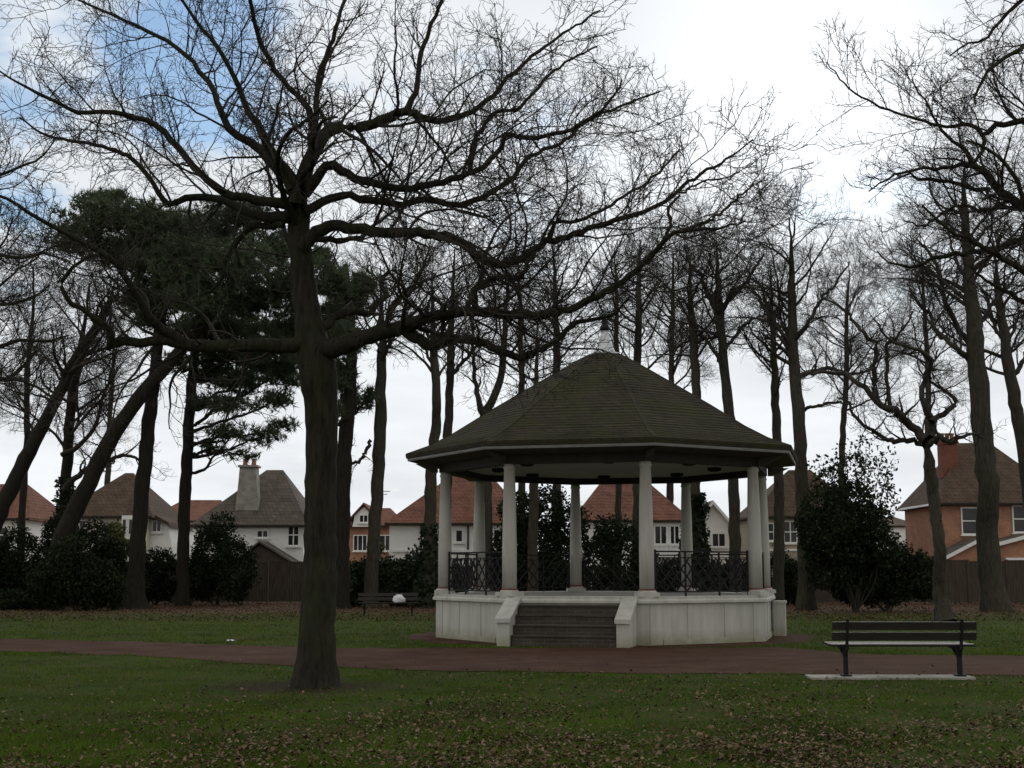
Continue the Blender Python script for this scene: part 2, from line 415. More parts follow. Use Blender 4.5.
# short lawn grass, denser near the camera
def grass_mesh(n, y0, y1, h0, h1, w):
    px = rng.uniform(-260, 1284, n); py = rng.uniform(y0, y1, n)
    x, y = gpv(px, py)
    # worn, thin patches
    cov = .5 + .5 * np.sin(x * 1.7 + 1.3 * np.sin(y * .9)) * np.sin(y * 1.3 + .8 * np.sin(x * 1.1)) + rng.normal(0, .45, n)
    tr = np.hypot(x + 3.05, y - 18.75)
    keep = (~on_path(x, y, -rng.exponential(.07, n))) & (cov > .16 + .30 * np.clip((px - 420) / 600, 0, 1) * np.clip((py - 680) / 60, 0, 1)) & (tr > rng.uniform(.3, 1.5, n)) & ((y < 44) | (rng.uniform(44, 56, n) > y))
    x = x[keep]; y = y[keep]; n = len(x)
    a = rng.uniform(0, 2 * np.pi, n); h = rng.uniform(h0, h1, n) * (.75 + .6 * np.clip(np.sin(x * 3.1 + 2 * np.sin(y * 1.7)) * np.sin(y * 2.3 + np.sin(x * 2.1)), 0, 1)); W = w * rng.uniform(.6, 1.3, n) * np.maximum(1, y / 16)
    la = rng.uniform(0, 2 * np.pi, n); ln = h * rng.uniform(.2, 1.1, n)
    V = np.zeros((n, 3, 3))
    V[:, 0] = np.stack([x - W * np.cos(a), y - W * np.sin(a), 0 * x - .004], 1)
    V[:, 1] = np.stack([x + W * np.cos(a), y + W * np.sin(a), 0 * x - .004], 1)
    V[:, 2] = np.stack([x + ln * np.cos(la), y + ln * np.sin(la), h], 1)
    return V
V = np.concatenate([grass_mesh(430000, 652, 800, .02, .055, .0035), grass_mesh(120000, 607, 656, .03, .06, .006)])
tag(link_mesh('grass', np_mesh('grass', V, np.arange(len(V) * 3), np.full(len(V), 3)), M['grass']), kind='stuff',
    label='short dark green winter lawn grass on both sides of the path', cat='grass')

def leaves_mesh(x, y, sz, zmax):
    n = len(x); a = rng.uniform(0, 2 * np.pi, n); s = sz * np.minimum(rng.lognormal(-.15, .3, n), 1.5)
    z = rng.uniform(.008, zmax, n); t = np.stack([np.cos(a), np.sin(a), rng.normal(0, .35, n)], 1); u = np.stack([-np.sin(a), np.cos(a), rng.normal(0, .35, n)], 1)
    P = np.stack([x, y, z + .3 * s], 1); V = np.zeros((n, 5, 3))
    s = s[:, None]; up = np.array((0, 0, 1.)) * rng.uniform(-.1, .45, (n, 1)) * s
    V[:, 0] = P - t * s * .5; V[:, 1] = P + u * s * .3 + up - t * s * .1; V[:, 2] = P + t * s * .22 + u * s * .24 + up * .6; V[:, 3] = P + t * s * .5; V[:, 4] = P - u * s * .3 + up * .8
    V[:, :, 2] = np.maximum(V[:, :, 2], .004)
    idx = np.arange(n)[:, None] * 5
    L = np.concatenate([idx + 0, idx + 1, idx + 2, idx + 3, idx + 0, idx + 3, idx + 4], 1)
    return V.reshape(-1, 3), L.ravel(), np.tile([4, 3], n)
n = 115000
px = rng.uniform(-260, 1284, n); py = rng.uniform(660, 800, n)
keep = rng.uniform(0, 1, n) < np.clip(.10 + .55 * np.clip((px - 250) / 700, 0, 1) * np.clip((py - 665) / 60, .1, 1) + .25 * np.clip((py - 690) / 60, 0, 1), 0, 1) * np.clip(.50 + .7 * np.sin(px * .013 + 1.5 * np.sin(py * .06)) * np.sin(py * .075 - 1.7 * np.sin(px * .009)) + rng.normal(0, .3, n), .08, 1)
x, y = gpv(px[keep], py[keep])
k2 = ~on_path(x, y, -.3) | (rng.uniform(0, 1, len(x)) < .05); x = x[k2]; y = y[k2]
tag(link_mesh('fallen_leaves', np_mesh('fallen_leaves', *leaves_mesh(x, y, .044, .025)), M['leaf']), kind='stuff',
    label='dry brown oak leaves scattered over the front lawn', cat='fallen leaves')
n = 60000
px = rng.uniform(-300, 1324, n); py = 600 + 22 * rng.power(1, n) ** 1.6
x, y = gpv(px, py); k2 = (y < 67) & ~on_path(x, y, 0); x = x[k2]; y = y[k2]
tag(link_mesh('leaf_litter', np_mesh('leaf_litter', *leaves_mesh(x, y, .07, .025)), M['litter']), kind='stuff',
    label='brown leaf litter under the trees at the back of the lawn', cat='leaf litter')

# ------------------------------------------------------------------ trees
def unit(a): return a / np.maximum(np.linalg.norm(a, axis=-1, keepdims=True), 1e-9)

def tubes(P, Rr, K):
    """P (M,N,3) polylines, Rr (M,N) radii -> verts, loops, sizes"""
    Mn, N, _ = P.shape
    T = np.gradient(P, axis=1); T = unit(T)
    ref = np.where(np.abs(T[:, :1, 2:3]) < .8, np.array((0, 0, 1.)), np.array((1., 0, 0)))
    U = unit(np.cross(T, np.broadcast_to(ref, T.shape))); W = np.cross(T, U)
    a = np.arange(K) * 2 * np.pi / K
    V = P[:, :, None] + Rr[:, :, None, None] * (np.cos(a)[:, None] * U[:, :, None] + np.sin(a)[:, None] * W[:, :, None])
    base = (np.arange(Mn) * N * K)[:, None, None]
    i = np.arange(N - 1)[None, :, None] * K; k = np.arange(K)[None, None, :]; k2 = (k + 1) % K
    L = np.stack([base + i + k, base + i + k2, base + i + K + k2, base + i + K + k], -1)
    return V.reshape(-1, 3), L.ravel(), np.full(L.size // 4, 4)

def join(parts):
    V = []; L = []; S = []; o = 0
    for v, l, s in parts:
        V.append(v); L.append(l + o); S.append(s); o += len(v)
    return np.concatenate(V), np.concatenate(L), np.concatenate(S)

def resample(pts, n, jit=0.0):
    """Catmull-Rom through rows (x,y,z,r)"""
    p = np.asarray(pts, float)
    q = np.vstack([2 * p[0] - p[1], p, 2 * p[-1] - p[-2]])
    seg = np.linalg.norm(np.diff(p[:, :3], axis=0), axis=1); cum = np.concatenate([[0], np.cumsum(seg)])
    t = np.linspace(0, cum[-1], n); o = []
    for v in t:
        i = min(np.searchsorted(cum, v, side='right') - 1, len(p) - 2); u = (v - cum[i]) / max(seg[i], 1e-6)
        a, b_, c_, d = q[i], q[i + 1], q[i + 2], q[i + 3]
        o.append(.5 * (2 * b_ + (c_ - a) * u + (2 * a - 5 * b_ + 4 * c_ - d) * u * u + (3 * b_ - a - 3 * c_ + d) * u ** 3))
    o = np.array(o)
    if jit:
        j = rng.normal(0, jit, (n, 3)); j[0] = 0; o[:, :3] += j
    o[:, 3] = np.maximum(o[:, 3], .004)
    return o

def spawn(P, Rr, per, npts, ratio, ang=(35, 70), up=.15, wig=.25, t0=.25, lmin=.2, lmax=3.0, rr=.55, rend=.35, rmin=.004, flat=0.0, walk_up=.05):
    """side branches of polylines; returns child polylines and radii"""
    Mn, N, _ = P.shape
    L = np.linalg.norm(np.diff(P, axis=1), axis=2).sum(1)
    cnt = np.full(Mn, per) if isinstance(per, int) else np.maximum(1, np.round(L * per + rng.uniform(-.5, .5, Mn))).astype(int)
    par = np.repeat(np.arange(Mn), cnt); K = len(par)
    idx = np.arange(K) - np.repeat(np.cumsum(cnt) - cnt, cnt)
    t = t0 + (1 - t0) * (idx + rng.uniform(.05, 1, K)) / cnt[par]
    t = np.minimum(t, .995)
    f = t * (N - 1); i = np.minimum(f.astype(int), N - 2); u = (f - i)[:, None]
    A = P[par, i]; B = P[par, i + 1]; o = A * (1 - u) + B * u
    T = unit(B - A); r0 = Rr[par, i] * (1 - u[:, 0]) + Rr[par, i + 1] * u[:, 0]
    q = rng.normal(0, 1, (K, 3)); q[:, 2] *= (1 - flat); q -= (q * T).sum(1, keepdims=True) * T; q = unit(q)
    al = np.radians(rng.uniform(ang[0], ang[1], K))[:, None]
    d = np.cos(al) * T + np.sin(al) * q; d[:, 2] += up; d = unit(d)
    ln = np.clip(L[par] * ratio * (1.15 - .75 * t) * rng.uniform(.6, 1.3, K), lmin, lmax)
    pts = [o]; st = (ln / (npts - 1))[:, None]
    bend = rng.normal(0, wig * .9, (K, 3))
    for s_ in range(npts - 1):
        pts.append(pts[-1] + d * st)
        d = d + rng.normal(0, wig, (K, 3)) + bend * .5; d[:, 2] += walk_up; d = unit(d)
    CP = np.stack(pts, 1)
    r0 = np.maximum(r0 * rr * rng.uniform(.7, 1.0, K), rmin)
    rad = np.maximum(r0[:, None] * np.linspace(1, rend, npts)[None], rmin * .7)
    return CP, rad

def bark_tube(rows, n, K=12, flare=0.0, jit=0.0, lump=.06):
    """a limb or trunk as a tube with uneven girth"""
    o = resample(rows, n, jit); P = o[None, :, :3].copy(); r = o[:, 3].copy()
    r *= 1 + lump * np.sin(np.arange(n) * 1.7 + rng.uniform(0, 6)) * rng.uniform(.3, 1, n)
    V, L, S = tubes(P, r[None], K)
    if flare:
        ring = V.reshape(n, K, 3); a = np.arange(K) * 2 * np.pi / K
        for i in range(n):
            hgt = P[0, i, 2] - P[0, 0, 2]; e = flare * math.exp(-max(hgt, 0) / .35)
            lob = 1 + e * (1 + .45 * np.sin(3 * a + 1) + .3 * np.sin(5 * a + 2))
            ring[i] = P[0, i] + (ring[i] - P[0, i]) * lob[:, None]
        V = ring.reshape(-1, 3)
    return (V, L, S), P, r[None]

def px_rows(pts, Y, dy=None):
    """[(px, py, width_px)] at distance Y (+dy per point) -> (x,y,z,r)"""
    o = []
    for i, (x, y, w) in enumerate(pts):
        d = Y + (dy[i] if dy is not None else 0)
        o.append((*at(x, y, d), w * .5 * mpp(d)))
    return o

TREEGROUP = 'bare winter trees around the bandstand'
def leaf_cards(P, size, asp=.55, tiltup=0.0):
    n = len(P); a = unit(rng.normal(0, 1, (n, 3))); b_ = unit(np.cross(a, unit(rng.normal(0, 1, (n, 3)))))
    s = (size * rng.uniform(.6, 1.3, n))[:, None]
    c_ = np.cross(a, b_) * s * .12
    V = np.stack([P - a * s * .5, P + b_ * s * asp * .5 + c_, P + a * s * .5, P - b_ * s * asp * .5 + c_], 1)
    return V.reshape(-1, 3), np.arange(n * 4), np.full(n, 4)

def bare_tree(name, label, trunk, Y, n1=22, tb=.42, l1=3.0, twig=1.0, forks=(), seed=0, group=TREEGROUP, ivy=None, cat='tree',
              barkm='bark', flare=.35, up1=.14, dense=(2.8, 5.4, 7.4), lean=1.0, wig=.22):
    global rng
    save = rng; rng = np.random.default_rng(100 + seed)
    base = gp(trunk[0][0], 900); foot = at(trunk[0][0], trunk[0][1], Y); foot[2] = 0
    trunk = [tuple(q) for q in trunk]
    trunk = [(x, y, w_ * .9) for x, y, w_ in trunk]
    trunk[-1] = (*trunk[-1][:2], 1.2); trunk[-2] = (*trunk[-2][:2], min(4.0, trunk[-2][2]))
    rows = px_rows(trunk, Y)
    rows[0] = (foot[0], foot[1], -.05, rows[0][3])
    dz = np.cumsum(rng.normal(0, .25, len(rows))); 
    rows = [(x, y + (dz[i] if i else 0), z, r) for i, (x, y, z, r) in enumerate(rows)]
    t = thing(name, label, cat, foot, 0, group)
    geo, TP, TR = bark_tube(rows, 40, 12, flare, .02)
    off = np.array(foot)
    link_mesh('trunk', np_mesh('trunk', geo[0] - off, geo[1], geo[2], True), M[barkm], t)
    parts = []; lims = []
    for fk in forks:
        dd = np.cumsum(rng.normal(0, .35, len(fk))); dd -= dd[0]
        rw = px_rows([(x, y, w_ * .8) for x, y, w_ in fk], Y, dd)
        g2, FP, FR = bark_tube(rw, 24, 8, 0, .03); parts.append(g2); lims.append((FP, FR))
    H = TP[0, -1, 2]
    tb = min(.86, tb + .16)
    P1, R1 = spawn(TP, TR, int(n1 * .85), 14, .5, (38, 80), up1, .13, tb, l1 * .45, l1 * 1.3, .42, .2, .014, 0, .05)
    parts.append(tubes(P1, R1, 6))
    allP = [(P1, R1)]
    for FP, FR in lims:
        p, r = spawn(FP, FR, 2.7, 14, .5, (30, 65), .2, .12, .15, l1 * .25, l1 * .6, .5, .22, .012, 0, .04)
        parts.append(tubes(p, r, 6)); allP.append((p, r))
    P1 = np.concatenate([p for p, r in allP]); R1 = np.concatenate([r for p, r in allP])
    P2, R2 = spawn(P1, R1, dense[0], 9, .5, (28, 65), .10, .17, .18, .5, l1 * .55, .5, .3, .009 * twig, 0, .03)
    P3, R3 = spawn(P2, R2, dense[1], 6, .55, (28, 65), .07, .19, .15, .3, 1.1, .6, .45, .007 * twig, 0, .025)
    P4, R4 = spawn(P3, R3, dense[2], 4, .6, (25, 55), .06, .16, .15, .2, .65, .65, .6, .0046 * twig, 0, .02)
    parts += [tubes(P2, R2, 4), tubes(P3, R3, 3), tubes(P4, R4, 3)]
    V, L, S = join(parts)
    link_mesh('crown', np_mesh('crown', V - off, L, S, True), M['twig'], t)
    if ivy:
        z0, z1, thick, num = ivy
        f = rng.uniform(0, 1, num) ** 1.3; hz = z0 + (z1 - z0) * f
        zs = TP[0, :, 2]; cx = np.interp(hz, zs, TP[0, :, 0]); cy = np.interp(hz, zs, TP[0, :, 1]); rr_ = np.interp(hz, zs, TR[0])
        a = rng.uniform(0, 2 * np.pi, num); rad = rr_ + thick * (1 - .75 * f) * rng.uniform(.1, 1, num) * (.75 + .25 * np.sin(3 * a + 2 * hz))
        link_mesh('ivy', np_mesh('ivy', *(lambda q: (q[0] - off, q[1], q[2]))(leaf_cards(np.stack([cx + rad * np.cos(a), cy + rad * np.sin(a), hz], 1), .22, .75))), M['ivy'], t)
    rng = save
    return t

# ---- the big oak in front
OY = 18.75
def oak():
    foot = at(315, 684, OY); foot[2] = 0; off = foot
    t = thing('oak_tree', 'large bare oak with a dark trunk and crooked spreading limbs on the front lawn', 'tree', foot)
    rows = px_rows([(315, 686, 43), (317, 640, 35), (320, 570, 33), (321, 480, 31), (321, 410, 33), (317, 365, 38), (309, 325, 29), (304, 285, 25), (300, 240, 23), (297, 200, 22)], OY, [0, .0, .02, .05, .05, .05, .1, .12, .15, .2])
    rows[0] = (foot[0], foot[1], -.05, rows[0][3])
    geo, TP, TR = bark_tube(rows, 60, 28, .22, .008, .035)
    link_mesh('trunk', np_mesh('trunk', geo[0] - off, geo[1], geo[2], True), M['oak_bark'], t)
    # limbs as seen in the photo: (px, py, width px); s = how far each runs towards (-) or away from (+) the camera
    Ls = [
     (-.5, [(306,344,20),(271,345,17),(208,346,15),(167,341,13),(140,343,11),(122,341,11),(109,346,10),(112,333,8),(94,318,7),(68,299,6),(63,278,5),(80,262,4),(98,256,3),(112,270,2)]),
     (-.9, [(190,345,13),(165,332,12),(151,318,10),(130,284,8),(112,260,7),(78,240,6),(47,224,5),(0,195,3.5),(-35,180,2)]),
     (.5, [(293,212,18),(271,219,13),(250,212,11),(234,205,10),(208,197,9),(182,200,8),(167,203,7),(156,187,6),(135,161,5.5),(115,151,5),(78,141,4),(45,135,3),(20,118,2)]),
     (.9, [(284,225,9),(255,226,8),(240,237,7),(227,258,6),(223,274,4),(214,288,3),(196,297,2)]),
     (-.3, [(290,205,14),(258,200,11),(224,192,10),(198,172,8.5),(172,141,8),(156,125,7),(115,112,6),(78,113,5),(42,94,4),(10,78,2.5),(-20,60,1.5)]),
     (.7, [(293,192,15),(281,173,13),(255,146,11),(229,130,9),(219,104,7.5),(198,68,6),(161,38,5),(104,12,3.5),(60,-8,2)]),
     (-.6, [(297,186,14),(284,168,12),(271,152,11),(257,125,9),(245,104,7),(224,57,5.5),(193,16,4),(165,-25,3),(150,-60,2)]),
     (.2, [(297,205,24),(303,180,19),(312,158,17),(320,141,16),(333,129,15),(365,127,13),(392,116,12),(409,112,11),(425,120,9),(450,119,8),(467,115,7),(493,96,6),(508,78,5),(524,63,4.5),(540,50,4),(570,30,3),(600,10,2)]),
     (.6, [(405,113,9),(415,94,7),(420,57,6),(430,30,5),(435,15,4.5),(448,-15,4),(455,-60,2.5)]),
     (-.8, [(311,163,10),(312,120,8),(302,99,7.5),(281,78,6.5),(263,45,6),(252,10,5),(246,-30,4),(235,-70,2.5)]),
     (.4, [(315,145,8),(316,110,7),(318,78,6),(330,45,5.5),(341,15,4.5),(352,-20,4),(366,-60,2.5)]),
     (-.4, [(305,195,13),(326,166,12),(345,172,11),(357,180,10),(399,188,9),(425,186,8.5),(455,178,8),(477,170,7),(498,151,6.5),(508,135,6),(529,138,5.5),(560,133,5),(592,117,4),(612,100,3),(622,80,2)]),
     (.5, [(470,172,6),(472,156,6),(480,132,5.5),(493,113,5),(512,111,4.5),(524,103,4),(545,80,3.5),(570,60,3),(598,46,2)]),
     (.9, [(303,212,13),(331,198,10),(348,196,9),(368,200,9),(400,204,8),(425,200,8),(460,204,7),(482,198,7),(508,182,6),(522,165,5.5),(534,154,5),(562,142,4.5),(590,120,4),(625,104,3),(660,92,2)]),
     (-.5, [(302,248,17),(318,230,15),(336,226,14),(352,228,13.5),(389,233,12.5),(415,233,12),(435,234,11.5),(452,238,11),(467,246,11),(483,259,10.5),(498,264,10.5),(516,261,10),(529,254,9),(542,244,8.5),(555,240,8),(580,232,7),(602,224,6.5),(630,216,6),(654,207,5),(676,192,4.5),(696,177,4),(715,166,3.5),(732,155,2.5),(752,140,1.5)]),
     (-.1, [(548,243,6),(551,230,5.5),(557,222,5),(575,221,4.5),(600,212,4),(625,196,3.5),(652,178,3),(680,150,2)]),
     (-.8, [(316,352,26),(345,345,22),(368,336,19),(392,330,18),(404,327,17),(425,318,14),(445,314,12.5),(472,312,12),(495,313,11.5),(514,315,11),(535,316,10.5),(550,314,10),(572,309,9),(592,299,8.5),(608,291,8),(623,281,7.5),(640,268,7),(654,254,6.5),(664,242,6),(672,234,5),(696,229,4),(720,228,3),(745,222,2)]),
     (-.5, [(478,312,8),(475,302,8),(475,291,8),(484,283,7.5),(493,279,7),(508,276,6.5),(520,277,6.5),(526,271,6),(527,262,5.5),(535,252,5)]),
     (-.6, [(404,328,16),(420,340,14),(433,346,12),(450,340,10.5),(472,341,10),(492,347,9.5),(508,354,9),(524,357,8.5),(538,351,7.5),(550,344,7),(562,335,6.5),(571,326,6),(586,320,5),(602,318,4),(618,310,3),(630,296,2)]),
     (.8, [(318,335,13),(334,318,11),(352,312,10),(370,314,9),(378,302,8),(386,298,7),(382,285,6),(384,276,5),(394,271,4),(402,276,3)]),
     (.3, [(664,240,4.5),(671,222,4),(668,210,3.5),(680,195,3),(700,182,2.5),(728,178,2)]),
     (.8, [(690,229,4),(715,218,3.5),(735,200,3),(752,186,2),(768,178,1.3)]),
    ]
    limbs = []
    for s, pts in Ls:
        x0 = pts[0][0]; n = len(pts); ph = rng.uniform(0, 6)
        acc = 0; d = []
        for i, p in enumerate(pts):
            if i: acc += math.hypot(p[0] - pts[i-1][0], p[1] - pts[i-1][1]) * mpp(OY)
            d.append(s * acc * .55 + .10 * math.sin(ph + i) * min(1, acc))
        # where a limb leaves another one, start on it
        if x0 < 280 or x0 > 325:
            best = None
            for LP, LR, _ in limbs:
                for q in LP[0]:
                    w = at(pts[0][0], pts[0][1], q[1]); e = (w[0]-q[0])**2 + (w[2]-q[2])**2
                    if best is None or e < best[0]: best = (e, q[1])
            if best: d = [v + best[1] - OY for v in d]
        rw = px_rows([(x, y, w_ * .86) for x, y, w_ in pts], OY, d)
        g2, P, r = bark_tube(rw, max(24, 3 * n), 10, 0, .012, .05)
        link_mesh('limb', np_mesh('limb', g2[0] - off, g2[1], g2[2], True), M['oak_bark'], t)
        rs = resample(rw, 30); limbs.append((rs[None, :, :3], rs[None, :, 3], s))
    # limbs growing towards and away from the camera
    for k in range(4):
        z0 = rng.uniform(5.2, 7.2); a = (R(90) if k % 2 else R(-90)) + rng.uniform(-.75, .75)
        i = np.argmin(abs(TP[0, :, 2] - z0)); p = TP[0, i].copy(); ln = rng.uniform(3.0, 4.6); dvec = np.array((math.cos(a), math.sin(a), rng.uniform(.35, .9))); dvec /= np.linalg.norm(dvec)
        rows = []; 
        for j in range(9):
            rows.append((*p, .050 * (1 - j / 9.5) + .006)); dvec = unit(dvec + rng.normal(0, .16, 3)); p = p + dvec * ln / 8
        g2, P, r = bark_tube(rows, 26, 9, 0, .01, .05)
        link_mesh('limb', np_mesh('limb', g2[0] - off, g2[1], g2[2], True), M['oak_bark'], t)
        rs = resample(rows, 30); limbs.append((rs[None, :, :3], rs[None, :, 3], 0))
    LP = np.concatenate([l[0] for l in limbs]); LR = np.concatenate([l[1] for l in limbs])
    parts = []
    P1, R1 = spawn(LP, LR, 3.2, 16, .42, (32, 70), .08, .14, .14, .6, 2.3, .42, .22, .008, 0, .03)
    P1b, R1b = spawn(LP, LR, 3.2, 9, .2, (35, 75), .12, .14, .08, .3, 1.0, .3, .3, .006, 0, .03)
    parts += [tubes(P1, R1, 5), tubes(P1b, R1b, 4)]
    P2, R2 = spawn(P1, R1, 4.8, 10, .52, (30, 66), .06, .15, .14, .3, 1.1, .5, .35, .0052, 0, .03)
    P2b, R2b = spawn(P1b, R1b, 6.0, 6, .5, (30, 60), .1, .15, .12, .2, .6, .6, .5, .0045)
    parts += [tubes(P2, R2, 4), tubes(P2b, R2b, 3)]
    P3, R3 = spawn(P2, R2, 6.8, 6, .58, (28, 62), .06, .19, .1, .18, .55, .62, .5, .0042, 0, .02)
    P4, R4 = spawn(P3, R3, 6.5, 4, .6, (28, 60), .05, .18, .15, .1, .34, .65, .6, .0033)
    parts += [tubes(P3, R3, 3), tubes(P4, R4, 3)]
    V, L, S = join(parts)
    link_mesh('crown', np_mesh('crown', V - off, L, S, True), M['twig'], t)
oak()

# ---- the oak standing just outside the right edge, its limbs reaching into view
def side_oak(name, label, trunk, Y, limbs_px, seed, per=(3.8, 5.0, 6.5, 5.5), extra=8, hz=(4, 8), tw=1.0, le=(3, 5)):
    global rng
    save = rng; rng = np.random.default_rng(seed)
    foot = at(trunk[0][0], 640, Y); foot[2] = 0; off = foot
    rows = px_rows(trunk, Y); rows[0] = (foot[0], foot[1], -.05, rows[0][3])
    t = thing(name, label, 'tree', foot)
    geo, TP, TR = bark_tube(rows, 40, 14, .4, .02)
    link_mesh('trunk', np_mesh('trunk', geo[0] - off, geo[1], geo[2], True), M['oak_bark'], t)
    limbs = []
    def addl(rw, n=26):
        g2, P, r = bark_tube(rw, n, 9, 0, .015, .05)
        link_mesh('limb', np_mesh('limb', g2[0] - off, g2[1], g2[2], True), M['oak_bark'], t)
        rs = resample(rw, 30); limbs.append((rs[None, :, :3], rs[None, :, 3]))
    for s, pts in limbs_px:
        acc = 0; d = []
        for i, p in enumerate(pts):
            if i: acc += math.hypot(p[0] - pts[i-1][0], p[1] - pts[i-1][1]) * mpp(Y)
            d.append(s * acc * .45)
        addl(px_rows([(x, y, w_ * .72) for x, y, w_ in pts], Y, d), 3 * len(pts))
    for k in range(extra):
        z0 = rng.uniform(*hz); a = rng.uniform(0, 6.28)
        i = np.argmin(abs(TP[0, :, 2] - z0)); p = TP[0, i].copy(); ln = rng.uniform(*le); dv = unit(np.array((math.cos(a), math.sin(a), rng.uniform(.3, .9)))); rows = []
        r0 = TR[0, i] * .28
        for j in range(9):
            rows.append((*p, r0 * (1 - j / 9.5) + .006)); dv = unit(dv + rng.normal(0, .17, 3)); p = p + dv * ln / 8
        addl(rows)
    LP = np.concatenate([l[0] for l in limbs]); LR = np.concatenate([l[1] for l in limbs])
    P1, R1 = spawn(LP, LR, per[0], 14, .40, (30, 65), .18, .11, .14, .6, 2.4, .45, .22, .009 * tw, 0, .045)
    P2, R2 = spawn(P1, R1, per[1], 9, .5, (28, 62), .12, .14, .12, .3, 1.2, .52, .38, .0062 * tw, 0, .03)
    P3, R3 = spawn(P2, R2, per[2], 6, .55, (28, 60), .08, .16, .1, .2, .65, .65, .55, .005 * tw, 0, .02)
    P4, R4 = spawn(P3, R3, per[3], 4, .6, (28, 60), .05, .16, .1, .12, .35, .7, .6, .0042 * tw)
    V, L, S = join([tubes(P1, R1, 5), tubes(P2, R2, 4), tubes(P3, R3, 3), tubes(P4, R4, 3)])
    link_mesh('crown', np_mesh('crown', V - off, L, S, True), M['twig'], t)
    rng = save
side_oak('oak_tree', 'oak outside the right edge whose crooked limbs reach into the upper right of the picture',
    [(1130, 640, 50), (1128, 500, 42), (1124, 380, 38), (1118, 280, 34), (1112, 200, 28), (1108, 100, 20), (1100, -20, 12), (1095, -120, 8)], 24,
    [(-.3, [(1116, 262, 20), (1075, 238, 17), (1048, 220, 15), (1024, 206, 14), (1001, 194, 12), (989, 176, 11), (973, 166, 9), (966, 152, 6), (951, 140, 5), (938, 125, 4), (925, 100, 3), (912, 80, 2)]),
     (.3, [(990, 190, 7), (968, 188, 6), (948, 181, 5.5), (930, 179, 5), (917, 177, 4.5), (905, 176, 3), (890, 182, 2), (878, 190, 1)]),
     (-.6, [(974, 166, 7), (958, 166, 6), (936, 168, 5), (917, 170, 4), (889, 178, 3), (868, 192, 2)]),
     (.5, [(1110, 150, 16), (1070, 128, 12), (1040, 121, 10), (1024, 121, 9), (998, 125, 8), (983, 134, 7), (970, 124, 6), (951, 128, 5), (934, 124, 4.5), (917, 119, 4), (889, 109, 3.5), (861, 97, 3), (842, 81, 2.5), (826, 62, 1.5)]),
     (-.2, [(983, 134, 6), (983, 148, 6), (978, 158, 5), (968, 165, 4)]),
     (.1, [(1116, 240, 14), (1070, 236, 11), (1024, 240, 9), (1000, 247, 8), (979, 250, 7), (955, 254, 6.5), (938, 256, 6), (920, 265, 5), (907, 267, 4), (890, 262, 3), (876, 252, 2)]),
     (-.7, [(1108, 100, 12), (1070, 60, 9), (1040, 40, 8), (1010, 55, 6), (990, 70, 5), (978, 90, 4), (976, 105, 3)]),
     (.7, [(1104, 60, 11), (1060, 10, 9), (1030, -5, 7), (1005, 15, 5), (985, 40, 4), (965, 45, 3), (950, 55, 2)]),
     (.2, [(1010, 200, 6), (985, 212, 5), (965, 205, 4.5), (945, 212, 4), (925, 225, 3), (905, 222, 2)])], 31)
side_oak('oak_tree', 'bare tree outside the left edge whose twiggy limbs hang into the left of the picture',
    [(-130, 640, 34), (-128, 500, 28), (-125, 400, 24), (-120, 300, 20), (-112, 200, 14), (-105, 120, 9), (-100, 60, 6)], 38,
    [(.3, [(-124, 370, 14), (-90, 355, 11), (-50, 352, 9), (-10, 350, 7), (20, 340, 5), (45, 342, 4), (70, 335, 2)]),
     (-.3, [(-120, 300, 14), (-85, 270, 11), (-50, 255, 9), (-15, 250, 7), (15, 258, 5), (45, 254, 4), (72, 262, 2)]),
     (.5, [(-116, 250, 13), (-80, 215, 10), (-45, 195, 8), (-15, 180, 6), (15, 170, 4), (40, 158, 3), (55, 140, 2)]),
     (-.2, [(-123, 400, 12), (-80, 400, 9), (-40, 388, 7), (0, 378, 6), (30, 384, 4), (52, 398, 3), (60, 420, 2)]),
     (.1, [(-118, 320, 12), (-70, 310, 9), (-30, 300, 7), (5, 305, 5), (30, 298, 3.5), (50, 285, 2)])], 41, (3.8, 4.8, 5.5, 5.0), 10, (5, 11), 1.35, (4, 6))

# ---- bare trees behind
T = bare_tree
T('leaning_tree', 'leaning bare tree slanting up to the right across the left edge of the picture',
  [(-34, 606, 24), (-12, 555, 20), (15, 490, 17), (40, 438, 15), (60, 400, 13), (78, 362, 12), (95, 328, 10), (107, 300, 9), (112, 280, 6)], 58, 18, .42, 3.2, seed=1, barkm='pine_bark')
T('bare_tree', 'slim upright bare tree between the two leaning trunks on the left',
  [(56, 602, 14), (57, 545, 12), (60, 470, 12), (66, 410, 11), (74, 360, 8), (80, 320, 6), (84, 280, 4)], 62, 24, .30, 3.2,
  forks=[[(62, 455, 7), (80, 445, 6), (95, 425, 5), (104, 395, 4), (112, 370, 3), (118, 340, 2)], [(64, 490, 8), (85, 470, 7), (105, 462, 6), (130, 455, 4), (150, 470, 2)]], seed=2, barkm='pine_bark', ivy=(0, 6.0, .8, 1500))
T('bare_tree', 'thin bare tree at the far left seen behind the leaning trunk',
  [(20, 602, 9), (22, 520, 8), (26, 440, 7), (28, 380, 6), (32, 320, 4), (35, 270, 3)], 74, 26, .3, 3.6, seed=3, barkm='pine_bark')
T('bare_tree', 'thin bare tree with a twiggy crown seen over the roof of the cream house',
  [(104, 600, 8), (106, 520, 7), (108, 440, 6), (112, 380, 5), (114, 330, 4)], 92, 24, .35, 3.2, seed=4)
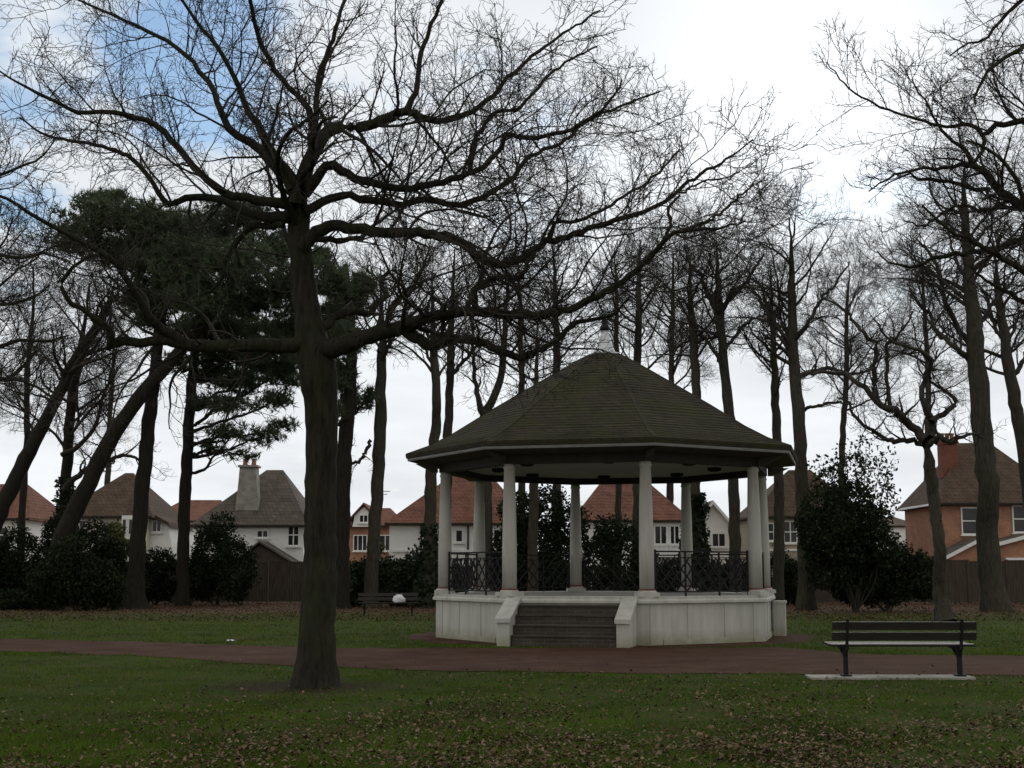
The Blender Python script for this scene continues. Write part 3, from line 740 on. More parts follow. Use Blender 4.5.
T('bare_tree', 'straight tree just right of the big oak trunk with a short limb on its left',
  [(371, 606, 16), (373, 540, 14), (376, 480, 14), (378, 430, 14), (379, 380, 12), (380, 345, 10), (379, 300, 8), (377, 260, 6)], 58, 22, .52, 2.6,
  forks=[[(371, 440, 5), (362, 458, 4), (352, 463, 4), (342, 458, 3), (338, 450, 2)], [(379, 352, 7), (388, 320, 6), (400, 300, 5), (414, 285, 4), (424, 265, 3), (430, 245, 2)]], seed=5)
T('bare_tree', 'bare tree with an ivy covered foot rising in front of the white house',
  [(428, 606, 16), (429, 550, 14), (430, 500, 13), (431, 470, 13), (435, 425, 11), (436, 400, 10), (433, 350, 9), (432, 310, 7), (431, 270, 5)], 58, 22, .5, 2.6, seed=6, ivy=(0, 3.6, .7, 900))
T('bare_tree', 'straight bare tree rising just left of the bandstand eaves, right of the ivy footed one',
  [(446, 604, 12), (447, 520, 10), (448, 440, 10), (450, 390, 9), (451, 340, 8), (453, 290, 6), (455, 250, 4)], 63, 22, .5, 2.6,
  forks=[[(450, 378, 6), (462, 362, 5), (474, 350, 4), (484, 335, 3), (494, 330, 2)]], seed=7)
T('forked_tree', 'bare tree forking into a V above the left slope of the bandstand roof',
  [(486, 604, 15), (486, 520, 13), (485, 450, 12), (484, 415, 11), (494, 393, 9), (501, 370, 8), (504, 340, 7), (506, 300, 5), (509, 265, 4)], 61, 16, .58, 2.5,
  forks=[[(484, 415, 9), (478, 398, 7), (474, 375, 5), (473, 345, 4), (470, 310, 3), (466, 280, 2)]], seed=8)
T('bare_tree', 'thin bare tree above the middle of the left slope of the bandstand roof',
  [(521, 603, 9), (522, 520, 8), (522, 440, 8), (522, 390, 7), (521, 340, 6), (520, 300, 5), (518, 260, 4)], 66, 22, .5, 2.5, seed=9)
T('bare_tree', 'bare tree above the upper left slope of the bandstand roof, left of the finial',
  [(556, 603, 11), (557, 520, 10), (557, 440, 9), (557, 380, 9), (556, 320, 7), (555, 280, 5), (553, 245, 4)], 64, 24, .5, 2.7, seed=10)
T('bare_tree', 'very thin bare tree directly right of the bandstand finial',
  [(618, 602, 7), (618, 500, 7), (617, 400, 6), (616, 340, 5), (616, 290, 4), (615, 255, 3)], 70, 22, .5, 2.5, seed=11)
T('bare_tree', 'bare tree with a dense low crown behind the upper right slope of the bandstand roof',
  [(636, 603, 12), (637, 520, 10), (637, 440, 9), (637, 370, 9), (638, 310, 7), (639, 270, 5), (640, 240, 4)], 64, 28, .45, 2.8, seed=12)
T('bare_tree', 'straight pale barked tree over the right roof slope with an ivy cone at its foot',
  [(697, 605, 15), (697, 540, 13), (697, 480, 12), (696, 420, 11), (696, 370, 10), (695, 320, 9), (694, 285, 7), (694, 250, 5)], 58, 22, .5, 2.7, seed=13, ivy=(0, 5.0, 1.0, 2200))
T('bare_tree', 'bare tree curving slightly left above the right roof slope beside the pale one',
  [(736, 605, 14), (734, 540, 13), (732, 480, 12), (729, 420, 12), (726, 380, 11), (722, 335, 10), (719, 300, 9), (718, 270, 6), (717, 240, 4)], 58, 20, .55, 2.8,
  forks=[[(720, 318, 7), (729, 298, 6), (742, 288, 5), (754, 270, 4), (764, 255, 2.5)], [(721, 325, 6), (709, 295, 6), (700, 275, 5), (690, 262, 3.5), (684, 245, 2)], [(724, 350, 5), (740, 330, 4), (756, 318, 3), (770, 312, 2)], [(726, 370, 5), (714, 352, 5), (704, 338, 4), (692, 336, 3), (680, 345, 2)]], seed=14)
T('bare_tree', 'knobbly thin bare tree rising behind the right tip of the bandstand eaves',
  [(778, 604, 13), (778, 540, 12), (777, 480, 11), (776, 430, 10), (774, 390, 9), (772, 350, 7), (770, 310, 5), (769, 270, 4)], 61, 22, .45, 2.6, seed=15)
T('bare_tree', 'tall bare tree right of the bandstand with side limbs from half its height',
  [(806, 607, 20), (805, 560, 17), (803, 510, 15), (799, 450, 14), (796, 410, 14), (795, 380, 13), (793, 330, 11), (791, 290, 9), (790, 255, 7), (788, 220, 5)], 55, 30, .45, 2.9,
  forks=[[(797, 378, 8), (812, 372, 6), (832, 368, 5), (850, 374, 4), (870, 370, 2.5)], [(799, 412, 5), (815, 406, 4), (835, 402, 3), (852, 405, 2)], [(794, 340, 6), (808, 322, 5), (820, 300, 4), (834, 285, 3), (850, 262, 2)], [(794, 350, 6), (780, 330, 5), (768, 315, 4), (758, 295, 3), (745, 285, 2)]], seed=16)
T('gnarled_oak', 'small gnarled oak with a low crooked crown in front of the red brick house',
  [(945, 622, 20), (942, 590, 15), (939, 550, 13), (936, 500, 13), (932, 465, 13), (928, 445, 14), (927, 434, 12)], 42.5, 4, .85, 1.6,
  forks=[[(926, 440, 13), (913, 429, 11), (904, 420, 10), (895, 411, 9.5), (876, 401, 8), (866, 389, 7), (850, 379, 6), (835, 373, 5), (818, 372, 4), (804, 374, 2.5)],
         [(878, 402, 7), (874, 384, 6.5), (875, 362, 6), (877, 345, 5.5), (866, 336, 5), (848, 314, 4), (836, 304, 3), (822, 298, 2)],
         [(893, 411, 6), (888, 395, 5.5), (887, 370, 5), (887, 345, 4.5), (896, 338, 4), (905, 326, 3), (913, 312, 2)],
         [(930, 438, 11), (932, 420, 10), (924, 404, 8), (923, 386, 7), (929, 368, 6), (928, 355, 5), (915, 350, 4.5), (903, 345, 4), (890, 340, 3), (875, 318, 2)],
         [(932, 422, 8), (940, 415, 7), (956, 404, 6), (950, 394, 5), (938, 388, 4), (930, 375, 3), (940, 350, 2)],
         [(925, 444, 9), (916, 442, 7), (902, 441, 6.5), (888, 439, 6), (876, 432, 5), (866, 426, 4.5), (852, 414, 4), (849, 402, 3), (838, 398, 2)],
         [(929, 445, 8), (940, 438, 7), (950, 441, 6), (968, 434, 4), (985, 438, 2)]], seed=17, dense=(3.8, 5.5, 6.5), flare=.3)
T('bare_tree', 'thick trunked tall tree in front of the red brick house near the right edge',
  [(996, 612, 29), (990, 570, 25), (987, 530, 24), (984, 490, 23), (979, 430, 22), (974, 380, 21), (969, 330, 17), (965, 280, 13), (963, 230, 10), (961, 190, 7), (960, 160, 5)], 53, 26, .48, 3.0,
  forks=[[(974, 362, 9), (960, 352, 7), (948, 342, 6), (940, 335, 6), (932, 326, 5), (930, 314, 4), (920, 305, 3), (910, 290, 2)], [(970, 345, 8), (955, 322, 7), (944, 300, 6), (940, 275, 5), (930, 255, 4), (918, 240, 2)], [(971, 340, 7), (984, 318, 6), (996, 300, 5), (1010, 285, 4), (1022, 265, 2)]], seed=18, flare=.3)
T('bare_tree', 'slanting bare tree at the right edge, leaning left behind the thick trunked tree',
  [(1046, 606, 18), (1036, 530, 16), (1024, 450, 15), (1015, 400, 14), (1009, 370, 13), (1005, 335, 11), (1001, 300, 9), (998, 270, 7), (996, 235, 5)], 60, 24, .45, 3.0,
  forks=[[(1011, 380, 7), (1021, 365, 6), (1028, 345, 5), (1034, 325, 4), (1046, 310, 2)], [(1005, 340, 6), (994, 325, 5), (988, 300, 4), (980, 290, 2)]], seed=19)
T('bare_tree', 'bare tree with a fine twiggy crown between the bandstand tip and the gnarled oak',
  [(838, 604, 9), (840, 520, 8), (843, 440, 7), (846, 380, 6), (848, 320, 5), (850, 270, 4)], 72, 30, .4, 3.6, seed=20)
T('bare_tree', 'bare tree with a fine crown behind the brick house chimney',
  [(925, 603, 9), (926, 520, 8), (927, 440, 7), (926, 370, 6), (924, 310, 5), (922, 250, 4)], 92, 30, .4, 4.4, seed=21)
T('bare_tree', 'faint far bare tree seen between the finial and the straight pale tree',
  [(668, 602, 9), (669, 500, 8), (670, 420, 7), (671, 360, 6), (672, 300, 5), (672, 255, 3)], 80, 32, .4, 4.0, seed=22)
T('bare_tree', 'slim dark tree seen through the bandstand just right of its front left column',
  [(533, 604, 12), (533, 540, 11), (534, 480, 10), (535, 420, 8), (536, 370, 6), (538, 320, 4)], 59, 18, .55, 2.4, seed=24)

# ------------------------------------------------------------------ pines
def pine(label, trunk, Y, clumps, seed, barkm='pine_bark', flare=.2, ivy=None):
    """clumps: (px, py, rx_px, ry_px, tufts)"""
    global rng
    save = rng; rng = np.random.default_rng(500 + seed)
    foot = at(trunk[0][0], trunk[0][1], Y); foot[2] = 0; off = foot
    rows = px_rows(trunk, Y); rows[0] = (foot[0], foot[1], -.05, rows[0][3])
    t = thing('pine_tree', label, 'pine tree', foot, 0, 'pines at the left of the lawn')
    geo, TP, TR = bark_tube(rows, 44, 12, flare, .02)
    link_mesh('trunk', np_mesh('trunk', geo[0] - off, geo[1], geo[2], True), M[barkm], t)
    TPs = TP[0]; tubes_ = []; tuft = []; 
    for (px, py, rx, ry, n) in clumps:
        n = int(n * 1.5)
        dY = rng.normal(0, 1.6); c = at(px, py, Y + dY); k = mpp(Y + dY)
        # bough from the trunk to the clump
        i = int(np.clip(np.argmin(np.abs(TPs[:, 2] - (c[2] - .35 * abs(c[0] - np.interp(c[2], TPs[:, 2], TPs[:, 0])))) ), 12, len(TPs) - 1))
        a = TPs[i]; md = (a + c) / 2 + np.array((0, 0, -.2)) + rng.normal(0, .25, 3)
        r0 = min(TR[0, i] * .55, .10)
        rw = [(*a, r0), (*(a * .7 + md * .3 + rng.normal(0, .1, 3)), r0 * .85), (*md, r0 * .7), (*((md + c) / 2 + rng.normal(0, .2, 3)), r0 * .5), (*c, r0 * .3)]
        g2, P, rr = bark_tube(rw, 16, 6, 0, .03); tubes_.append(g2)
        q = unit(rng.normal(0, 1, (n, 3))) * (rng.uniform(0, 1, (n, 1)) ** .45)
        q = q * (1 + .35 * np.sin(q[:, :1] * 5 + px) * np.sin(q[:, 2:] * 6 + py))
        q[:, 2] *= ry * k; q[:, 0] *= rx * k; q[:, 1] *= min(rx, ry * 1.6) * k
        pts = c + q
        # twigs carrying the tufts
        rs = resample(rw, 12); sp_, sr = spawn(rs[None, :, :3], rs[None, :, 3], 14, 6, .5, (30, 75), .15, .2, .35, .5, max(.8, rx * k), .5, .4, .012)
        tubes_.append(tubes(sp_, sr, 4)); tuft.append(pts)
    core = resample([(*q, .03) for q in TPs[10:-1:4]], 20); tubes_.append(tubes(core[None, :, :3], core[None, :, 3], 5))
    V, L, S = join(tubes_)
    link_mesh('boughs', np_mesh('boughs', V - off, L, S, True), M[barkm], t)
    P = np.concatenate(tuft); n = len(P); K = 12
    ax = unit(rng.normal(0, .7, (n, 3)) + np.array((0, 0, .8)))
    d = unit(ax[:, None] * .7 + rng.normal(0, .75, (n, K, 3)))
    ln = rng.uniform(.18, .42, (n, K, 1)); w = unit(np.cross(d, rng.normal(0, 1, (n, K, 3)))) * .022
    A = P[:, None]; V = np.stack([A - w, A + w, A + d * ln], 2).reshape(-1, 3) - off
    # each tuft of needles is one island-coloured group
    link_mesh('needles', np_mesh('needles', V, np.arange(len(V)), np.full(len(V) // 3, 3)), M['needle'], t)
    rng = save

pine('leaning pine with a thick trunk slanting right and a broad dark crown at the left',
  [(42, 606, 25), (54, 565, 22), (69, 525, 19), (87, 486, 17), (110, 440, 16), (128, 413, 15), (147, 388, 14), (165, 368, 13), (185, 345, 12), (210, 312, 13), (232, 280, 10), (248, 250, 7), (255, 225, 4)], 56,
  [(100, 215, 38, 20, 420), (150, 222, 40, 22, 520), (205, 232, 42, 24, 520), (240, 215, 36, 18, 360), (125, 250, 44, 20, 480), (178, 262, 46, 26, 620), (235, 265, 42, 26, 560), (275, 250, 26, 24, 360), (160, 295, 36, 20, 420), (205, 302, 40, 22, 480), (255, 300, 34, 20, 420), (75, 240, 30, 16, 260), (285, 285, 22, 22, 300), (215, 330, 38, 14, 320), (150, 318, 20, 12, 160), (110, 198, 22, 8, 120)], 1)
pine('upright pine with a flared foot standing before the cream house',
  [(133, 608, 30), (135, 585, 19), (138, 545, 16), (142, 490, 15), (148, 430, 14), (153, 390, 13), (157, 350, 11), (163, 305, 9), (170, 260, 6), (172, 235, 4)], 57,
  [(150, 260, 30, 20, 260), (185, 285, 28, 18, 240), (140, 300, 24, 12, 160), (195, 250, 26, 16, 220), (175, 232, 26, 12, 180)], 2, flare=.35)
pine('slimmer pine with low drooping tufts between the cream house and the chimneyed house',
  [(183, 603, 14), (183, 560, 12), (185, 500, 12), (188, 440, 11), (191, 395, 11), (195, 350, 9), (200, 310, 7), (205, 275, 5)], 61,
  [(225, 352, 36, 14, 300), (262, 345, 34, 16, 300), (285, 372, 22, 18, 240), (240, 382, 30, 12, 200), (275, 400, 20, 10, 110), (225, 432, 26, 10, 80), (262, 436, 24, 10, 80), (205, 402, 20, 8, 70), (240, 325, 34, 14, 300), (190, 330, 24, 12, 160), (284, 330, 22, 16, 220), (212, 448, 14, 6, 30), (215, 372, 26, 16, 200), (260, 365, 26, 14, 200), (230, 405, 26, 10, 90), (292, 352, 18, 18, 160), (180, 362, 18, 12, 90), (245, 455, 20, 6, 30), (282, 425, 16, 8, 50)], 3)
pine('pine with dark foliage hanging close to the right side of the big oak trunk',
  [(340, 607, 19), (341, 570, 17), (342, 520, 16), (344, 460, 15), (348, 415, 14), (351, 370, 12), (351, 330, 10), (348, 295, 8), (345, 265, 5)], 57,
  [(330, 280, 20, 20, 300), (350, 300, 22, 20, 320), (365, 285, 14, 14, 140), (330, 320, 22, 20, 320), (345, 340, 20, 18, 280), (340, 375, 16, 16, 200), (350, 400, 12, 14, 120), (332, 410, 10, 16, 100), (322, 258, 14, 12, 130), (300, 330, 18, 18, 220), (300, 300, 16, 18, 200), (368, 398, 8, 12, 60)], 4)

# ------------------------------------------------------------------ bushes and hedges
def bush(name, label, cat, lobes, Y, size=.135, mat='evergreen', stems=True, dens=2.3, seed=0, group=None):
    """lobes: (px, py, rx_px, ry_px) seen from the camera"""
    global rng
    save = rng; rng = np.random.default_rng(900 + seed)
    pts = []; cs = []
    for lb in lobes:
        px, py, rx, ry = lb[:4]; df = lb[4] if len(lb) > 4 else 1.0
        dY = rng.normal(0, .35); c = at(px, py, Y + dY); k = mpp(Y); a, b_ = rx * k, ry * k; dep = min(max(a, .7), 1.8)
        n = int(df * dens * 5.2 * (a * b_ + a * dep + b_ * dep) / (size * size * .5))
        q = unit(rng.normal(0, 1, (n, 3))); rad = rng.uniform(.35, 1, (n, 1)) ** .4
        lump = 1 + .16 * np.sin(q[:, :1] * 4.1 + px) * np.sin(q[:, 2:] * 5.3 + py) + .10 * np.sin(q[:, :1] * 11 + py) * np.sin(q[:, 2:] * 12 + q[:, 1:2] * 9) + rng.normal(0, .06, (n, 1))
        p = c + q * rad * lump * np.array((a, dep, b_)); p = p[p[:, 2] > .02]
        pts.append(p); cs.append(c)
    P = np.concatenate(pts); foot = np.mean(cs, 0); foot[2] = 0
    t = thing(name, label, cat, foot, 0, group)
    q = leaf_cards(P, size, .6)
    link_mesh('foliage', np_mesh('foliage', q[0] - foot, q[1], q[2]), M[mat], t)
    geo = []
    for c in cs:
        for _ in range(2):
            b0 = np.array((foot[0] + rng.normal(0, .07), foot[1] + rng.normal(0, .07), -.02))
            e = c + rng.normal(0, .3, 3); md = (b0 + e) / 2 + rng.normal(0, .12, 3)
            geo.append(bark_tube([(*b0, .045), (*md, .028), (*e, .012)], 8, 5)[0])
    V, L, S = join(geo); link_mesh('stems', np_mesh('stems', V - foot, L, S, True), M['twig'], t)
    rng = save
    return t
BG = 'evergreen bushes in front of the fence'
bush('evergreen_bush', 'dark evergreen bush at the left edge under the leaning tree', 'bush', [(-10, 575, 30, 34), (18, 565, 24, 36), (35, 590, 20, 18)], 60, seed=1, group=BG)
bush('evergreen_bush', 'low dark bush beside the foot of the thick leaning pine', 'bush', [(10, 602, 24, 11), (-14, 600, 18, 12)], 55, .12, seed=2, group=BG)
bush('evergreen_bush', 'broad dark bush in front of the foot of the thick leaning pine', 'bush', [(66, 572, 26, 34), (92, 582, 24, 26), (46, 585, 20, 24), (110, 588, 16, 20)], 54, .14, seed=21, group=BG)
bush('evergreen_bush', 'tall dark bush right of the leaning pine with yellow green tips', 'bush', [(88, 562, 28, 40), (108, 572, 22, 34), (72, 580, 20, 28), (60, 540, 18, 30)], 60, seed=3, group=BG)
bush('yellow_shrub', 'small yellow green shrub below the bay window of the cream house', 'shrub', [(115, 536, 9, 14), (122, 548, 9, 10)], 63, .13, 'yellowleaf', seed=4)
bush('evergreen_bush', 'dark hedge bush behind the upright pine, below the cream house', 'bush', [(148, 578, 18, 26), (166, 576, 16, 26)], 63, seed=5, group=BG)
bush('evergreen_bush', 'round dark bush in front of the chimneyed house', 'bush', [(212, 556, 22, 34), (235, 570, 22, 32), (200, 578, 18, 24), (222, 528, 15, 17, .4)], 62, seed=6, group=BG)
bush('laurel_hedge', 'long dark green laurel hedge between the big oak and the bandstand', 'hedge', [(352, 585, 20, 24), (372, 580, 20, 24), (392, 582, 20, 24), (412, 578, 20, 26), (432, 578, 18, 28), (448, 584, 16, 24)], 60, .17, 'hedge', seed=7)
bush('evergreen_bush', 'small yellow tinged shrub peeping over the laurel hedge', 'bush', [(376, 548, 8, 10)], 62, .12, 'yellowleaf', seed=8)
bush('evergreen_tree', 'broad dark evergreen with gaps of sky seen through the left half of the bandstand', 'tree', [(512, 560, 22, 44), (535, 560, 24, 48), (560, 565, 22, 40), (515, 575, 26, 32), (545, 578, 26, 30), (520, 515, 22, 22), (548, 510, 20, 24), (572, 530, 18, 30)], 62, .17, dens=1.7, seed=9)
bush('evergreen_bush', 'dark evergreen bush seen through the bandstand between its rear and front right columns', 'bush', [(600, 565, 20, 32), (625, 560, 22, 40), (645, 575, 16, 28), (608, 538, 16, 24)], 62, .17, dens=1.6, seed=10, group=BG)
bush('evergreen_bush', 'low dark bush under the railing of the right side of the bandstand', 'bush', [(672, 580, 18, 22), (720, 582, 20, 20), (745, 582, 18, 20)], 63, seed=11, group=BG)
bush('evergreen_bush', 'dark bush behind the right corner of the bandstand', 'bush', [(776, 578, 18, 28), (796, 582, 14, 24)], 63, seed=12, group=BG)
bush('holly_tree', 'dark holly tree with a ragged top right of the bandstand', 'tree', [(826, 520, 28, 34), (850, 515, 32, 36), (868, 535, 26, 34), (838, 548, 34, 22), (832, 574, 26, 18), (862, 576, 24, 18), (814, 535, 16, 26), (884, 550, 16, 18), (830, 482, 20, 16, .35), (850, 470, 22, 20, .25), (872, 476, 22, 20, .22), (868, 448, 16, 16, .13), (846, 452, 14, 12, .10), (888, 500, 12, 18, .25), (822, 466, 14, 12, .12), (886, 462, 12, 14, .10)], 52, .16, dens=1.5, seed=13)
bush('evergreen_bush', 'broad low dark bush at the foot of the holly tree, left of the gnarled oak', 'bush', [(872, 576, 24, 28), (898, 574, 24, 30), (922, 578, 20, 24), (848, 584, 18, 20)], 53, .15, seed=14, group=BG)

# ------------------------------------------------------------------ fences
def fence(label, x0, x1, Y0, Y1, h, seed):
    rg = random.Random(seed)
    L = math.hypot(x1 - x0, Y1 - Y0); n = max(1, round(L / 1.83)); ang = math.atan2(Y1 - Y0, x1 - x0)
    t = thing('wooden_fence', label, 'fence', (x0, Y0, 0), ang, 'close boarded fences at the back of the park')
    w = L / n
    for i in range(n):
        m_ = MB(); nb = 14; hh = h + rg.uniform(-.04, .04)
        for k in range(nb):
            m_.box((i * w + .07 + (k + .5) * (w - .14) / nb, rg.uniform(-.008, .008), .04 + hh / 2), ((w - .14) / nb * .97, .018, hh - .04))
        m_.box((i * w + w / 2, .045, .45), (w - .14, .05, .08)); m_.box((i * w + w / 2, .045, hh - .3), (w - .14, .05, .08))
        m_.box((i * w + w / 2, 0, hh + .04), (w - .14, .06, .035))
        m_.build('fence_panel', M['fence'], t)
    for i in range(n + 1):
        MB().box((i * w, 0, (h + .1) / 2 - .1), (.11, .11, h + .3)).build('fence_post', M['fence'], t)
fence('weathered wooden fence behind the bushes at the left of the park', xx(-140, 67), xx(305, 67), 67, 67, 2.0, 1)
fence('dark wooden fence behind the hedge and the bandstand', xx(308, 68.5), xx(770, 68.5), 68.5, 68.5, 1.75, 2)
fence('dark wooden fence below the red brick house at the right', xx(775, 66), xx(1160, 66), 66, 66, 2.05, 3)

# ------------------------------------------------------------------ houses
def win(parent, x, z, w, h, y, bars=(1, 1), off=0.0):
    f = MB(); t = .07
    f.box((x, y, z + h/2 - t/2), (w, .08, t)); f.box((x, y, z - h/2 + t/2), (w, .08, t))
    f.box((x - w/2 + t/2, y, z), (t, .08, h - 2*t)); f.box((x + w/2 - t/2, y, z), (t, .08, h - 2*t))
    for i in range(1, bars[0]): f.box((x - w/2 + w*i/bars[0], y, z), (.06, .06, h - 2*t))
    for i in range(1, bars[1]): f.box((x, y - .003, z - h/2 + h*i/bars[1]), (w - 2*t, .06, .06))
    o = f.build('window', M['white'], parent)
    MB().box((x, y + .015, z), (w - 2*t, .02, h - 2*t)).build('pane', M['glass'], o)
    MB().box((x, y - .04, z - h/2 - .04), (w + .16, .16, .07)).build('sill', M['white'], o)
    return o

def hip_roof(w, d, z0, z1, ov, r0, r1, yr=.5, x0=0.0):
    """roof over a w x d plan (front at y=0), ridge from fraction r0 to r1 along x at depth fraction yr"""
    a, b_, c_, e = x0 - ov, x0 + w + ov, -ov, d + ov
    V = [(a, c_, z0), (b_, c_, z0), (b_, e, z0), (a, e, z0), (a, c_, z0 + .14), (b_, c_, z0 + .14), (b_, e, z0 + .14), (a, e, z0 + .14),
         (x0 + w * r0, d * yr, z1), (x0 + w * r1 + .02, d * yr, z1)]
    F = [(3, 2, 1, 0), (0, 1, 5, 4), (1, 2, 6, 5), (2, 3, 7, 6), (3, 0, 4, 7), (4, 5, 9, 8), (6, 7, 8, 9), (5, 6, 9), (7, 4, 8)]
    return MB().add(V, F)

def gable_front(w, d, z0, z1, ov, x0=0.0, th=.16, y0=0.0):
    """gable facing the front: two sloping slabs"""
    m_ = MB(); xm = x0 + w / 2; k = (z1 - z0) / (w / 2)
    for s in (-1, 1):
        xe = xm + s * (w / 2 + ov); ze = z0 - k * ov
        m_.prism([(xm, z1), (xe, ze), (xe, ze + th), (xm, z1 + th)], y0 - ov, y0 + d)
    return m_

def chimney(parent, x, y, z0, z1, w, d, mat, pots=2):
    m_ = MB().box((x, y, (z0 + z1) / 2), (w, d, z1 - z0)).box((x, y, z1 - .12), (w + .14, d + .14, .16)).box((x, y, z1 + .02), (w + .06, d + .06, .12))
    o = m_.build('chimney', mat, parent)
    for i in range(pots):
        px = x + (i - (pots - 1) / 2) * w / max(1, pots) * .9
        MB().lathe([(.13, z1 + .08), (.11, z1 + .35), (.14, z1 + .40), (.14, z1 + .46), (.10, z1 + .47)], 10, (px, y)).build('chimney_pot', M['pot'], o)
    return o

HG = 'houses beyond the park fence'
def house(name, label, pxl, pxr, Y, depth, eave_px, wall, roofm, ridge_px, r0, r1, ov=.4, roof='hip', yr=.5):
    xl, xr = xx(pxl, Y), xx(pxr, Y); w = xr - xl; ez = zz(eave_px, Y); 
    t = thing(name, label, 'house', (xl, Y, 0), 0, HG)
    rz_ = zz(ridge_px, Y + depth * yr)
    if roof == 'hip':
        MB().box((w/2, depth/2, ez/2), (w, depth, ez)).build('wall', wall, t)
        rf = hip_roof(w, depth, ez - .02, rz_, ov, r0, r1, yr).build('roof', roofm, t)
        g_ = MB().box((w/2, -ov - .055, ez + .05), (w + 2*ov, .10, .10)); g_.build('gutter', M['darkwood'], t)
    else:
        rz_ = zz(ridge_px, Y)
        MB().prism([(0, 0), (w, 0), (w, ez), (w/2, rz_), (0, ez)], 0, depth).build('wall', wall, t)
        rf = gable_front(w, depth + ov, ez, rz_, ov).build('roof', roofm, t)
        k = (rz_ - ez) / (w / 2); b_ = MB()
        for s in (-1, 1):
            xe = w/2 + s * (w/2 + ov); ze = ez - k * ov
            b_.prism([(w/2, rz_ - .10), (xe, ze - .10), (xe, ze + .15), (w/2, rz_ + .15)], -ov - .05, -ov - .005)
        b_.build('bargeboard', M['white'], t)
    def W(px, py, wp, hp, bars=(1, 2)):
        k = mpp(Y); return win(t, xx(px, Y) - xl, zz(py, Y), wp * k, hp * k, -.03, bars)
    return t, xl, w, ez, rz_, W

# far left, red roof
t, xl, w, ez, rz_, W = house('house', 'house with a red tiled roof cut by the left edge of the picture', -75, 24, 82, 8, 520, M['render'], M['red_tile'], 484, .35, .75)
W(2, 535, 10, 16); W(-40, 535, 14, 16, (2, 2))
# cream house with a hipped brown roof
t, xl, w, ez, rz_, W = house('house', 'cream house with a steep brown hipped roof and white bay window behind the leaning pine', 62, 146, 76, 7.5, 518, M['cream'], M['brown_tile'], 473, .48, .58)
k = mpp(76); bx, bz = xx(129, 76) - xl, zz(527, 76)
bb = MB().prism([(bx - 9*k, 0), (bx + 9*k, 0), (bx + 6*k, -.55), (bx - 6*k, -.55)], bz - 12*k, bz + 11*k, 'y')
V = bb.v[0][:, [0, 2, 1]]; bb.v[0] = V; bb.build('bay', M['white'], t)
for dx, ww in ((-3.1, 5.2), (3.1, 5.2)):
    o = MB().box((bx + dx*k, -.56, bz), (ww*k, .06, 17*k)).build('window', M['white'], t)
    MB().box((bx + dx*k, -.595, bz), (ww*k - .14, .03, 17*k - .18)).build('pane', M['glass'], o)
W(78, 528, 14, 16, (2, 2)); W(105, 560, 22, 20, (3, 1))
wing = MB().prism([(xx(146, 76) - xl, 0), (xx(174, 76) - xl, 0), (xx(171, 76) - xl, zz(556, 76)), (xx(163, 76) - xl, zz(521, 76)), (xx(146, 76) - xl, zz(519, 76))], .6, 6.5)
wing.build('side_wing', M['render'], t)
rf = MB().prism([(xx(143, 76) - xl, zz(510, 76)), (xx(166, 76) - xl, zz(522, 76)), (xx(168, 76) - xl, zz(526, 76)), (xx(143, 76) - xl, zz(515, 76))], .2, 6.8); rf.build('wing_roof', M['brown_tile'], t)
W2 = win(t, xx(153, 76) - xl, zz(526, 76), 10*k, 12*k, .57, (2, 1))
# red roof further behind
t, xl, w, ez, rz_, W = house('house', 'distant house with a red roof between the cream house and the chimneyed house', 150, 222, 104, 8, 522, M['render'], M['red_tile'], 500, .25, .8)
W(205, 530, 8, 10); W(175, 530, 8, 10)
# chimneyed house
t, xl, w, ez, rz_, W = house('house', 'house with grey brown roof and tall rendered chimney left of the big oak', 195, 303, 76, 8, 527, M['render'], M['grey_tile'], 470, .52, .68, .3)
xc = xx(242, 76) - xl
ch = MB().prism([(xc - .75, 3.6), (xc + .85, 3.6), (xc + .55, zz(480, 76)), (xc + .5, zz(466, 76)), (xc - .45, zz(466, 76)), (xc - .5, zz(480, 76))], .8, 1.7)
co = ch.box((xc + .03, 1.25, zz(466, 76) + .06), (1.15, 1.1, .12)).build('chimney', M['concrete'], t)
for q in (-.22, .28): MB().lathe([(.15, zz(466, 76) + .12), (.12, zz(466, 76) + .42), (.15, zz(466, 76) + .5), (.1, zz(466, 76) + .51)], 10, (xc + q, 1.25)).build('chimney_pot', M['pot'], co)
W(293, 535, 12, 22, (2, 2)); W(212, 540, 16, 14, (2, 1)); W(262, 534, 12, 8, (2, 1))
gx0, gx1 = xx(240, 74) - xl, xx(293, 74) - xl; k = mpp(74)
MB().prism([(gx0, 0), (gx1, 0), (gx1, zz(563, 74)), ((gx0 + gx1) / 2 - .3, zz(545, 74)), (gx0, zz(563, 74))], -2.6, -.05).build('porch', M['fence'], t)
m_ = MB(); xm = (gx0 + gx1) / 2 - .3
m_.prism([(xm, zz(543, 74)), (gx1 + .25, zz(565, 74)), (gx1 + .25, zz(563, 74)), (xm, zz(541, 74))], -2.8, -.05); m_.prism([(xm, zz(543, 74)), (gx0 - .25, zz(565, 74)), (gx0 - .25, zz(563, 74)), (xm, zz(541, 74))], -2.8, -.05)
m_.build('porch_roof', M['grey_tile'], t)
